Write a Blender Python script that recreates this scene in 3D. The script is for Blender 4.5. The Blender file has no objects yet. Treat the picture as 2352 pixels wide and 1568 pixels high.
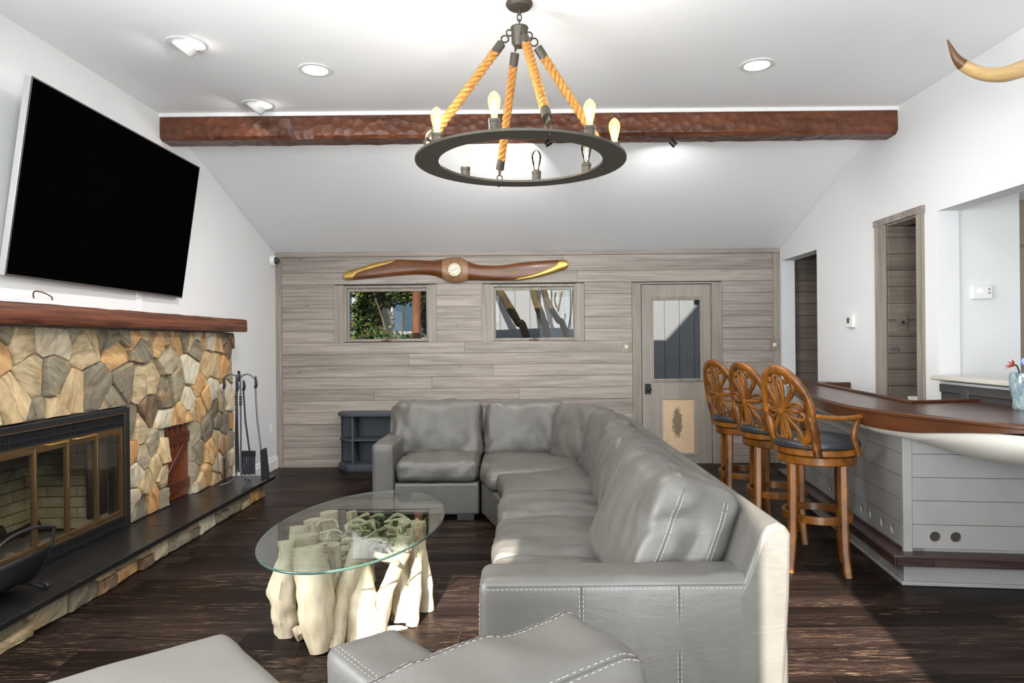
import bpy, bmesh, math, random
from mathutils import Vector, Matrix, noise
R = math.radians
PI = math.pi
sc = bpy.context.scene
C = sc.collection

# ------------------------------------------------------------------ camera, sky, sun, window light, exposure
cam = bpy.data.objects.new('camera', bpy.data.cameras.new('camera')); C.objects.link(cam)
cam.data.sensor_width = 36.0
cam.data.lens = 1560 / 2352 * 36
cam.data.shift_x = -24 / 2352
cam.data.clip_start = 0.05
cam.matrix_world = Matrix.Translation((0, 0, 1.406)) @ Matrix.Rotation(R(90), 4, 'X') @ Matrix.Rotation(-0.0096, 4, 'Z')
sc.camera = cam

w = bpy.data.worlds.new('sky'); sc.world = w; w.use_nodes = True
w.node_tree.nodes['Background'].inputs[0].default_value = (0.78, 0.89, 1.0, 1)
w.node_tree.nodes['Background'].inputs[1].default_value = 1.6

SUN_AZ, SUN_EL = R(8), R(28)
sun = bpy.data.objects.new('sun', bpy.data.lights.new('sun', 'SUN')); C.objects.link(sun)
sun.data.energy = 11; sun.data.angle = R(0.6); sun.data.color = (1.0, 0.95, 0.87)
sdir = Vector((math.sin(SUN_AZ) * math.cos(SUN_EL), math.cos(SUN_AZ) * math.cos(SUN_EL), -math.sin(SUN_EL)))
sun.rotation_euler = sdir.to_track_quat('-Z', 'Y').to_euler(); sun.location = (0, -6, 8)

def area_light(name, loc, rot, sx, sy, watts, col=(1, 1, 1)):
    l = bpy.data.lights.new(name, 'AREA'); l.shape = 'RECTANGLE'; l.size = sx; l.size_y = sy; l.energy = watts; l.color = col
    o = bpy.data.objects.new(name, l); o.location = loc; o.rotation_euler = rot; C.objects.link(o); return o
# daylight through the openings behind the camera, plus an added side fill light
area_light('daylight_window_left', (-0.92, -0.43, 2.18), (R(90), 0, 0), 0.74, 0.62, 16, (0.95, 0.98, 1))
area_light('daylight_door_right', (0.81, -0.43, 1.3), (R(90), 0, 0), 0.78, 2.3, 42, (0.93, 0.97, 1))
area_light('added_side_fill', (-2.74, 1.15, 1.35), (0, R(-90), 0), 1.5, 2.2, 72, (0.93, 0.97, 1))  # unseen fill light, added to brighten the ceiling
area_light('daylight_kitchen_window', (5.9, 2.6, 1.6), (0, R(90), 0), 1.3, 2.6, 7, (0.97, 0.99, 1))

vs = sc.view_settings
vs.view_transform = 'Standard'; vs.look = 'None'; vs.exposure = 1.3; vs.gamma = 1.0; vs.use_curve_mapping = False

# ------------------------------------------------------------------ materials
def lin(r, g, b):
    f = lambda c: (c / 255 / 12.92) if c / 255 <= 0.04045 else ((c / 255 + 0.055) / 1.055) ** 2.4
    return (f(r), f(g), f(b), 1)

class NT:
    def __init__(s, name):
        s.m = bpy.data.materials.new(name); s.m.use_nodes = True
        s.t = s.m.node_tree; s.p = s.t.nodes['Principled BSDF']; s.out = s.t.nodes['Material Output']
    def n(s, typ, **kw):
        nd = s.t.nodes.new(typ)
        for k, v in kw.items():
            if k in nd.inputs.keys() and not hasattr(nd, k): nd.inputs[k].default_value = v
            else:
                try: setattr(nd, k, v)
                except Exception: nd.inputs[k].default_value = v
        return nd
    def l(s, a, b): s.t.links.new(a, b)
    def coords(s, scale=(1, 1, 1), rnd=7.0, rot=(0, 0, 0), rndrot=0):
        tc = s.n('ShaderNodeTexCoord'); mp = s.n('ShaderNodeMapping')
        mp.inputs['Scale'].default_value = scale; mp.inputs['Rotation'].default_value = rot
        oi = s.n('ShaderNodeObjectInfo')
        mu = s.n('ShaderNodeMath', operation='MULTIPLY'); mu.inputs[1].default_value = rnd
        s.l(oi.outputs['Random'], mu.inputs[0]); s.oi = oi
        cx = s.n('ShaderNodeCombineXYZ')
        for i in range(3): s.l(mu.outputs[0], cx.inputs[i])
        if rndrot:
            m2 = s.n('ShaderNodeMath', operation='MULTIPLY'); m2.inputs[1].default_value = rndrot
            s.l(oi.outputs['Random'], m2.inputs[0])
            vr = s.n('ShaderNodeVectorRotate', rotation_type='AXIS_ANGLE'); vr.inputs['Axis'].default_value = (1, 0, 0)
            s.l(tc.outputs['Object'], vr.inputs['Vector']); s.l(m2.outputs[0], vr.inputs['Angle'])
            src = vr.outputs[0]
        else: src = tc.outputs['Object']
        ad = s.n('ShaderNodeVectorMath', operation='ADD'); s.l(src, ad.inputs[0]); s.l(cx.outputs[0], ad.inputs[1])
        s.l(ad.outputs[0], mp.inputs['Vector']); return mp.outputs[0]
    def noise(s, vec, scale=5, detail=6, rough=0.6, dist=0.0):
        nd = s.n('ShaderNodeTexNoise'); nd.inputs['Scale'].default_value = scale; nd.inputs['Detail'].default_value = detail
        nd.inputs['Roughness'].default_value = rough; nd.inputs['Distortion'].default_value = dist
        s.l(vec, nd.inputs['Vector']); return nd.outputs['Fac']
    def ramp(s, fac, stops, interp='LINEAR'):
        nd = s.n('ShaderNodeValToRGB'); cr = nd.color_ramp; cr.interpolation = interp
        while len(cr.elements) < len(stops): cr.elements.new(0.5)
        for e, (p, c) in zip(cr.elements, stops): e.position = p; e.color = c if len(c) == 4 else (*c, 1)
        s.l(fac, nd.inputs['Fac']); return nd.outputs['Color']
    def mix(s, fac, a, b, mode='MIX'):
        nd = s.n('ShaderNodeMixRGB', blend_type=mode)
        for v, i in ((fac, 0), (a, 1), (b, 2)):
            if isinstance(v, (int, float)): nd.inputs[i].default_value = v
            elif isinstance(v, tuple): nd.inputs[i].default_value = v if len(v) == 4 else (*v, 1)
            else: s.l(v, nd.inputs[i])
        return nd.outputs[0]
    def bump(s, h, strength=0.3, dist=0.01):
        nd = s.n('ShaderNodeBump'); nd.inputs['Strength'].default_value = strength; nd.inputs['Distance'].default_value = dist
        s.l(h, nd.inputs['Height']); s.l(nd.outputs[0], s.p.inputs['Normal'])
    def set(s, **kw):
        for k, v in kw.items(): s.p.inputs[k.replace('_', ' ')].default_value = v

MAT = {}
def plain(name, col, rough=0.5, metal=0.0, var=0.06, vscale=6, bump=0.0, bscale=60, spec=0.5, coat=0):
    if name in MAT: return MAT[name]
    t = NT(name); v = t.coords((1, 1, 1)); f = t.noise(v, vscale, 4)
    c = col[:3]
    t.l(t.ramp(f, [(0.3, tuple(x * (1 - var) for x in c)), (0.7, tuple(min(1, x * (1 + var)) for x in c))]), t.p.inputs['Base Color'])
    t.set(Roughness=rough, Metallic=metal)
    t.p.inputs['Specular IOR Level'].default_value = spec
    if coat: t.p.inputs['Coat Weight'].default_value = coat; t.p.inputs['Coat Roughness'].default_value = 0.15
    if bump: t.bump(t.noise(v, bscale, 5), bump, 0.004)
    MAT[name] = t.m; return t.m

def wood(name, dark, light, scale, rough=0.45, rnd=0.25, knots=None, bump=0.25, coat=0, contrast=(0.32, 0.68), rndm=9.0):
    t = NT(name); v = t.coords(scale, rndm); f = t.noise(v, 1.0, 8, 0.62, 0.6)
    col = t.ramp(f, [(contrast[0], dark), (contrast[1], light)])
    big = t.noise(v, 0.18, 2); col = t.mix(0.35, col, t.ramp(big, [(0.35, dark), (0.65, light)]))
    if knots:
        v2 = t.coords(knots[1], rndm); vo = t.n('ShaderNodeTexVoronoi'); vo.inputs['Scale'].default_value = 1.0; t.l(v2, vo.inputs['Vector'])
        k = t.ramp(vo.outputs['Distance'], [(0.02, (1, 1, 1)), (0.07, (0, 0, 0))]); col = t.mix(k, col, knots[0])
    if rnd:
        hs = t.n('ShaderNodeHueSaturation'); mr = t.n('ShaderNodeMapRange')
        mr.inputs['To Min'].default_value = 1 - rnd; mr.inputs['To Max'].default_value = 1 + rnd
        t.l(t.oi.outputs['Random'], mr.inputs['Value']); t.l(mr.outputs[0], hs.inputs['Value']); t.l(col, hs.inputs['Color']); col = hs.outputs[0]
    t.l(col, t.p.inputs['Base Color']); t.set(Roughness=rough)
    if coat: t.p.inputs['Coat Weight'].default_value = coat; t.p.inputs['Coat Roughness'].default_value = 0.12
    if bump: t.bump(f, bump, 0.003)
    MAT[name] = t.m; return t.m

def emit(name, col, strength):
    t = NT(name); t.set(Emission_Color=(*col, 1), Emission_Strength=strength); t.p.inputs['Base Color'].default_value = (*col, 1)
    MAT[name] = t.m; return t.m

def glass(name, tint=(1, 1, 1), refl=1.0, rough=0.0, ior=1.5):
    t = NT(name); tr = t.n('ShaderNodeBsdfTransparent'); tr.inputs[0].default_value = (*tint, 1)
    gl = t.n('ShaderNodeBsdfGlossy'); gl.inputs['Roughness'].default_value = rough
    fr = t.n('ShaderNodeFresnel'); fr.inputs['IOR'].default_value = ior
    mu = t.n('ShaderNodeMath', operation='MULTIPLY'); mu.inputs[1].default_value = refl; t.l(fr.outputs[0], mu.inputs[0])
    mx = t.n('ShaderNodeMixShader'); t.l(mu.outputs[0], mx.inputs[0]); t.l(tr.outputs[0], mx.inputs[1]); t.l(gl.outputs[0], mx.inputs[2])
    t.l(mx.outputs[0], t.out.inputs['Surface']); MAT[name] = t.m; return t.m

wall_m = plain('wall_paint', (0.76, 0.76, 0.758), 0.75, var=0.012, vscale=1.5, bump=0.05, bscale=120)
ceil_m = plain('ceiling_paint', (0.93, 0.93, 0.928), 0.8, var=0.01, vscale=1.2)
trim_m = plain('white_trim', (0.84, 0.84, 0.83), 0.4, var=0.01)
board_m = wood('greywash_board', lin(122, 113, 105)[:3], lin(178, 167, 158)[:3], (1.6, 30, 34), 0.55, 0.10, (lin(84, 74, 66), (2.6, 1, 7.5)), 0.25, contrast=(0.35, 0.65))
boardv_m = wood('greywash_upright', lin(122, 113, 103)[:3], lin(170, 160, 148)[:3], (34, 30, 1.8), 0.55, 0.06, None, 0.2, contrast=(0.32, 0.68))
door_m = wood('greywash_door', lin(132, 124, 115)[:3], lin(172, 164, 153)[:3], (30, 30, 2.2), 0.5, 0.03, None, 0.12, contrast=(0.15, 0.85))
hallboard_m = wood('brown_hall_board', lin(92, 82, 73)[:3], lin(128, 117, 106)[:3], (1.6, 30, 34), 0.55, 0.10, None, 0.25)
groove_m = plain('dark_groove', (0.05, 0.045, 0.04), 0.8)  # even dark tone for board backing, seams and vent plates

def floor_mat():
    t = NT('dark_floor_plank'); v = t.coords((1.3, 26, 26), 13.0); f = t.noise(v, 1.0, 8, 0.65, 0.8)
    col = t.ramp(f, [(0.3, lin(15, 11, 10)), (0.7, lin(45, 34, 30))])
    hs = t.n('ShaderNodeHueSaturation'); mr = t.n('ShaderNodeMapRange'); mr.inputs['To Min'].default_value = 0.5; mr.inputs['To Max'].default_value = 1.5
    t.l(t.oi.outputs['Random'], mr.inputs['Value']); t.l(mr.outputs[0], hs.inputs['Value']); t.l(col, hs.inputs['Color']); col = hs.outputs[0]
    v2 = t.coords((7, 130, 60), 23.0); s1 = t.noise(v2, 1.0, 10, 0.78)
    v3 = t.coords((1.1, 2.2, 1), 3.0); s2 = t.noise(v3, 1.0, 3)
    mask = t.mix(1.0, t.ramp(s1, [(0.55, (0, 0, 0)), (0.64, (1, 1, 1))]), t.ramp(s2, [(0.44, (0.015,) * 3), (0.66, (1, 1, 1))]), 'MULTIPLY')
    col = t.mix(mask, col, lin(168, 136, 110)); t.l(col, t.p.inputs['Base Color'])
    t.l(t.ramp(f, [(0.2, (0.26,) * 3), (0.8, (0.48,) * 3)]), t.p.inputs['Roughness']); t.p.inputs['Specular IOR Level'].default_value = 0.08; t.bump(f, 0.25, 0.002)
    MAT['floor'] = t.m; return t.m
floor_m = floor_mat()

def leather_mat():
    t = NT('grey_leather'); v = t.coords((1, 1, 1), 3.0); f = t.noise(v, 3.2, 4, 0.6, 0.5)
    t.l(t.ramp(f, [(0.3, lin(80, 77, 72)), (0.7, lin(94, 91, 86))]), t.p.inputs['Base Color'])
    t.set(Roughness=0.42)
    g = t.noise(v, 190, 3, 0.7); w2 = t.noise(v, 14, 5, 0.6, 1.2)
    w3 = t.noise(t.coords((5, 5, 16), 3.0), 1.0, 5, 0.55, 2.5); t.bump(t.mix(0.55, t.mix(0.5, g, w2), w3), 0.24, 0.009); MAT['leather'] = t.m; return t.m
leather_m = leather_mat()
stitch_m = plain('pale_stitch', lin(172, 168, 160), 0.6)
seam_m = plain('leather_seam', lin(72, 70, 66), 0.5)
foot_m = plain('dark_foot', lin(48, 48, 52), 0.4)

def stone_mat():
    t = NT('fieldstone'); v = t.coords((3, 3, 16), 31.0, rndrot=9.0)
    pal = [(0.0, lin(138, 130, 112)), (0.12, lin(190, 168, 132)), (0.26, lin(160, 150, 130)), (0.38, lin(198, 160, 112)), (0.5, lin(206, 198, 180)),
           (0.6, lin(126, 118, 102)), (0.68, lin(184, 166, 134)), (0.79, lin(196, 150, 98)), (0.87, lin(128, 104, 84)), (0.92, lin(198, 186, 164))]
    base = t.ramp(t.oi.outputs['Random'], pal, 'CONSTANT')
    f = t.noise(v, 1.0, 8, 0.7, 1.5)
    col = t.mix(0.75, base, t.ramp(f, [(0.3, lin(100, 94, 86)), (0.5, lin(190, 186, 178)), (0.7, lin(235, 230, 220))]), 'OVERLAY')
    b2 = t.noise(t.coords((7, 7, 7), 17.0), 1.0, 4)
    col = t.mix(t.ramp(b2, [(0.56, (0, 0, 0)), (0.72, (0.55,) * 3)]), col, lin(182, 132, 78))
    t.l(col, t.p.inputs['Base Color']); t.set(Roughness=0.72); t.bump(f, 0.7, 0.012); MAT['stone'] = t.m; return t.m
stone_m = stone_mat()
mortar_m = plain('mortar', lin(176, 164, 144), 0.9, var=0.2, vscale=20, bump=0.6, bscale=50)
slate_m = plain('black_slate', lin(32, 31, 31), 0.28, var=0.25, vscale=5, bump=0.1, bscale=30, spec=0.3)
mantel_m = wood('mantel_timber', lin(36, 16, 10)[:3], lin(124, 70, 48)[:3], (26, 1.6, 34), 0.42, 0, (lin(30, 15, 10), (1, 1.3, 5)), 0.6, contrast=(0.40, 0.60))
def beam_mat():
    t = NT('hewn_beam'); v = t.coords((2.0, 8, 14)); f = t.noise(v, 1.0, 6, 0.6, 0.7)
    col = t.ramp(f, [(0.3, lin(66, 34, 20)), (0.68, lin(122, 70, 42))])
    vo = t.n('ShaderNodeTexVoronoi'); vo.inputs['Scale'].default_value = 1; t.l(t.coords((15, 10, 17)), vo.inputs['Vector'])
    col = t.mix(t.ramp(vo.outputs['Distance'], [(0.2, (0, 0, 0)), (0.9, (0.4,) * 3)]), col, lin(58, 26, 14))
    t.l(col, t.p.inputs['Base Color']); t.set(Roughness=0.4); t.bump(vo.outputs['Distance'], 0.6, 0.02); MAT['beam'] = t.m; return t.m
beam_m = beam_mat()
iron_m = plain('oiled_bronze', lin(82, 77, 68), 0.48, 0.55, var=0.1)
blackiron_m = plain('black_iron', lin(40, 40, 42), 0.45, 0.3)
steel_m = plain('grey_iron', lin(105, 107, 112), 0.4, 0.5)
brass_m = plain('aged_brass', lin(118, 92, 62), 0.4, 0.7, var=0.15)
brassb_m = plain('bright_brass', lin(196, 158, 88), 0.38, 0.8, var=0.18, vscale=9)
silver_m = plain('silver_bezel', lin(196, 196, 194), 0.35, 0.4)
screen_m = plain('tv_screen', (0.001, 0.001, 0.001), 0.5, var=0, spec=0.0)
blackpl_m = plain('black_plastic', lin(24, 24, 25), 0.4)
whitepl_m = plain('white_plastic', lin(232, 232, 230), 0.35, var=0.01)
beige_m = plain('beige_switch', lin(224, 212, 186), 0.4, var=0.02)
lcd_m = plain('lcd_grey', lin(70, 74, 70), 0.2)
stoolwood_m = wood('stool_wood', lin(64, 33, 8)[:3], lin(150, 92, 28)[:3], (9, 9, 7), 0.36, 0.05, None, 0.08, coat=0.08, contrast=(0.36, 0.64))
blackleather_m = plain('black_leather', lin(40, 42, 45), 0.35, var=0.1, bump=0.15, bscale=150)
bartop_m = wood('bar_top_wood', lin(48, 25, 17)[:3], lin(84, 50, 36)[:3], (18, 1.6, 10), 0.3, 0, None, 0.05, coat=0.15)
fascia_m = wood('bar_fascia_wood', lin(50, 25, 11)[:3], lin(96, 54, 26)[:3], (3, 3, 18), 0.34, 0, None, 0.1, coat=0.1)
hull_m = plain('cream_hull', lin(232, 226, 214), 0.5, var=0.03, vscale=4)
barpaint_m = plain('grey_bar_paint', lin(150, 148, 145), 0.42, var=0.05, vscale=5, bump=0.08, bscale=40)
darkstep_m = wood('dark_foot_step', lin(30, 22, 21)[:3], lin(82, 62, 58)[:3], (3, 3, 30), 0.3, 0.1, None, 0.15)
wains_m = plain('charcoal_wainscot', lin(74, 72, 70), 0.45, var=0.08)
quartz_m = plain('pale_stone_top', lin(205, 200, 188), 0.35, var=0.06, vscale=12)
cab_m = plain('taupe_cabinet', lin(150, 134, 116), 0.45, var=0.03)
shelf_m = plain('slate_blue_paint', lin(66, 72, 80), 0.5, var=0.1, vscale=9)
drift_m = None
def driftwood():
    t = NT('driftwood'); v = t.coords((9, 9, 1.6), 5.0); f = t.noise(v, 1.0, 8, 0.65, 1.2)
    col = t.ramp(f, [(0.22, lin(140, 112, 80)), (0.40, lin(186, 168, 138)), (0.7, lin(208, 195, 170))])
    k = t.noise(t.coords((4, 4, 4), 11.0), 1.0, 3)
    col = t.mix(t.ramp(k, [(0.68, (0, 0, 0)), (0.8, (0.6,) * 3)]), col, lin(168, 122, 80))
    cn = t.noise(t.coords((22, 22, 1.5), 5.0), 1.0, 3, 0.5, 0.4)
    ck = t.ramp(cn, [(0.468, (0, 0, 0)), (0.478, (0.75,) * 3), (0.486, (0.75,) * 3), (0.496, (0, 0, 0))])
    gate = t.ramp(t.noise(t.coords((3, 3, 2), 9.0), 1.0, 2), [(0.5, (0, 0, 0)), (0.6, (1, 1, 1))])
    col = t.mix(t.mix(1.0, ck, gate, 'MULTIPLY'), col, lin(104, 80, 56))
    t.l(col, t.p.inputs['Base Color']); t.set(Roughness=0.6); t.bump(f, 0.6, 0.012); MAT['drift'] = t.m; return t.m
drift_m = driftwood()
def rope_mat():
    t = NT('manila_rope'); v = t.coords((60, 60, 60)); f = t.noise(v, 1.0, 5)
    t.l(t.ramp(f, [(0.3, lin(142, 92, 40)), (0.7, lin(198, 142, 70))]), t.p.inputs['Base Color']); t.set(Roughness=0.85); t.bump(f, 0.6, 0.004); return t.m
rope_m = rope_mat()
prop_m = wood('propeller_wood', lin(72, 38, 15)[:3], lin(138, 84, 40)[:3], (2.2, 20, 22), 0.35, 0, None, 0.08, coat=0.1)
prophub_m = wood('propeller_hub_wood', lin(136, 98, 66)[:3], lin(164, 126, 92)[:3], (3, 20, 22), 0.35, 0, None, 0.05, coat=0.3)
clock_m = plain('clock_face', lin(222, 216, 196), 0.4, var=0.04, vscale=20)
pane_m = glass('view_dimming_pane', (0.32, 0.325, 0.33), 0.12)  # tint put into the panes to dim the bright view outside
table_glass_m = glass('table_glass', (0.90, 0.95, 0.93), 0.42)
glassedge_m = plain('glass_edge', lin(62, 84, 76), 0.15)
smoke_pane_m = glass('fire_door_glass', (0.95, 0.955, 0.93), 0.3)
bulb_m = glass('bulb_glass', (1.0, 0.95, 0.86), 1.0)
def litbulb():
    t = NT('glowing_bulb'); tr = t.n('ShaderNodeBsdfTransparent'); em = t.n('ShaderNodeEmission'); em.inputs[0].default_value = (1.0, 0.66, 0.32, 1); em.inputs[1].default_value = 1.0
    mx = t.n('ShaderNodeMixShader'); mx.inputs[0].default_value = 0.42; t.l(tr.outputs[0], mx.inputs[1]); t.l(em.outputs[0], mx.inputs[2]); t.l(mx.outputs[0], t.out.inputs['Surface']); return t.m
bulb_lit_m = litbulb()
fil_m = emit('filament', (1.0, 0.74, 0.40), 22)
fil_dim_m = emit('filament_soft_glow', (0.9, 0.8, 0.66), 0.6)  # filament of an unlit bulb, with a faint glow put in
lamp_m = emit('lamp_diffuser', (1.0, 0.97, 0.92), 12)
lcdlit_m = emit('lcd_lit', (0.95, 0.97, 1.0), 0.35)
def brick_mat():
    t = NT('fire_brick'); v = t.coords((9, 9, 9), 5.0); f = t.noise(v, 1.0, 5)
    col = t.ramp(f, [(0.3, lin(196, 176, 136)), (0.7, lin(236, 220, 184))])
    s = t.noise(t.coords((1.8, 1.8, 2.6), 0.0), 1.0, 4, 0.6, 0.8)
    tc = t.n('ShaderNodeTexCoord'); sx = t.n('ShaderNodeSeparateXYZ'); t.l(tc.outputs['Object'], sx.inputs[0])
    ma = t.n('ShaderNodeMath', operation='MULTIPLY_ADD'); ma.inputs[1].default_value = 1.5; ma.inputs[2].default_value = -0.62; t.l(sx.outputs['Z'], ma.inputs[0])
    ad = t.n('ShaderNodeMath', operation='ADD'); t.l(ma.outputs[0], ad.inputs[0]); t.l(s, ad.inputs[1])
    col = t.mix(t.ramp(ad.outputs[0], [(0.42, (0, 0, 0)), (0.85, (0.9,) * 3)]), col, lin(58, 54, 48))   # soot deposit
    t.l(col, t.p.inputs['Base Color']); t.set(Roughness=0.85); t.bump(f, 0.4, 0.005); return t.m
brick_m = brick_mat()
soot_m = plain('sooty_mortar', lin(40, 37, 33), 0.9)
ash_m = plain('ash', lin(140, 134, 122), 0.95, var=0.4, vscale=25, bump=0.8, bscale=60)
char_m = plain('charred_wood', lin(30, 27, 25), 0.8, var=0.3, bump=0.6, bscale=40)
cabinwood_m = wood('log_door_wood', lin(74, 28, 12)[:3], lin(128, 60, 28)[:3], (10, 10, 2.0), 0.3, 0.12, None, 0.1, coat=0.3)
cabinrail_m = wood('log_door_rail', lin(66, 30, 18)[:3], lin(104, 56, 36)[:3], (8, 3, 12), 0.32, 0.05, None, 0.1, coat=0.3)
horn_m = wood('horn_keratin', lin(150, 112, 62)[:3], lin(208, 176, 122)[:3], (3, 14, 14), 0.35, 0, None, 0.15)
hornt_m = plain('horn_tip', lin(96, 66, 36), 0.35)
bone_m = plain('skull_bone', lin(214, 204, 184), 0.6, var=0.08)
petflap_m = None
def petflap():
    t = NT('scuffed_flap'); v = t.coords((1, 1, 1), 0.0)
    f = t.noise(v, 22, 6, 0.7); col = t.ramp(f, [(0.3, lin(206, 176, 142)), (0.7, lin(222, 194, 160))])
    tc = t.n('ShaderNodeTexCoord'); mp = t.n('ShaderNodeMapping'); mp.inputs['Rotation'].default_value = (0, R(-22), 0); mp.inputs['Scale'].default_value = (9.0, 0.01, 2.9)
    t.l(tc.outputs['Object'], mp.inputs['Vector'])
    ln = t.n('ShaderNodeVectorMath', operation='LENGTH'); t.l(mp.outputs[0], ln.inputs[0])
    ad = t.n('ShaderNodeMath', operation='MULTIPLY_ADD'); t.l(f, ad.inputs[0]); ad.inputs[1].default_value = 0.9; t.l(ln.outputs['Value'], ad.inputs[2])
    col = t.mix(t.ramp(ad.outputs[0], [(0.85, (0.9,) * 3), (1.3, (0, 0, 0))]), col, lin(112, 96, 74))
    t.l(col, t.p.inputs['Base Color']); t.set(Roughness=0.5); return t.m
petflap_m = petflap()
leaf_m = None
def leafmat(name, a, b):
    t = NT(name); g = t.n('ShaderNodeNewGeometry')
    t.l(t.ramp(g.outputs['Random Per Island'], [(0, a), (0.55, b), (0.9, lin(150, 160, 84)), (0.97, lin(178, 120, 60))]), t.p.inputs['Base Color']); t.set(Roughness=0.4); return t.m
leaf_m = leafmat('glossy_leaf', lin(26, 44, 22), lin(78, 108, 54))
bark_m = wood('grey_bark', lin(72, 58, 38)[:3], lin(158, 134, 92)[:3], (20, 20, 5), 0.9, 0.05, None, 0.8)
pine_m = wood('pine_bark', lin(112, 58, 36)[:3], lin(198, 134, 96)[:3], (26, 26, 4), 0.9, 0, (lin(90, 56, 30), (3, 3, 3)), 0.8)
siding_m = plain('white_siding', lin(205, 204, 202), 0.6, var=0.03)
housewhite_m = plain('far_house_wall', lin(214, 216, 222), 0.7, var=0.02)
grass_m = plain('yard_ground', lin(120, 112, 84), 0.9, var=0.3)
blueglass_m = plain('house_window_glass', lin(84, 112, 130), 0.08)
tarp_m = plain('pale_blue_cover', lin(196, 208, 214), 0.5)
vase_m = None
def vasemat():
    t = NT('swirled_glass'); v = t.coords((18, 18, 9)); f = t.noise(v, 1.0, 5, 0.6, 2.0)
    t.l(t.ramp(f, [(0.35, lin(112, 132, 140)), (0.5, lin(176, 200, 206)), (0.66, lin(226, 238, 240))]), t.p.inputs['Base Color'])
    t.set(Roughness=0.06); t.p.inputs['Transmission Weight'].default_value = 0.55; return t.m
vase_m = vasemat()

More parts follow.
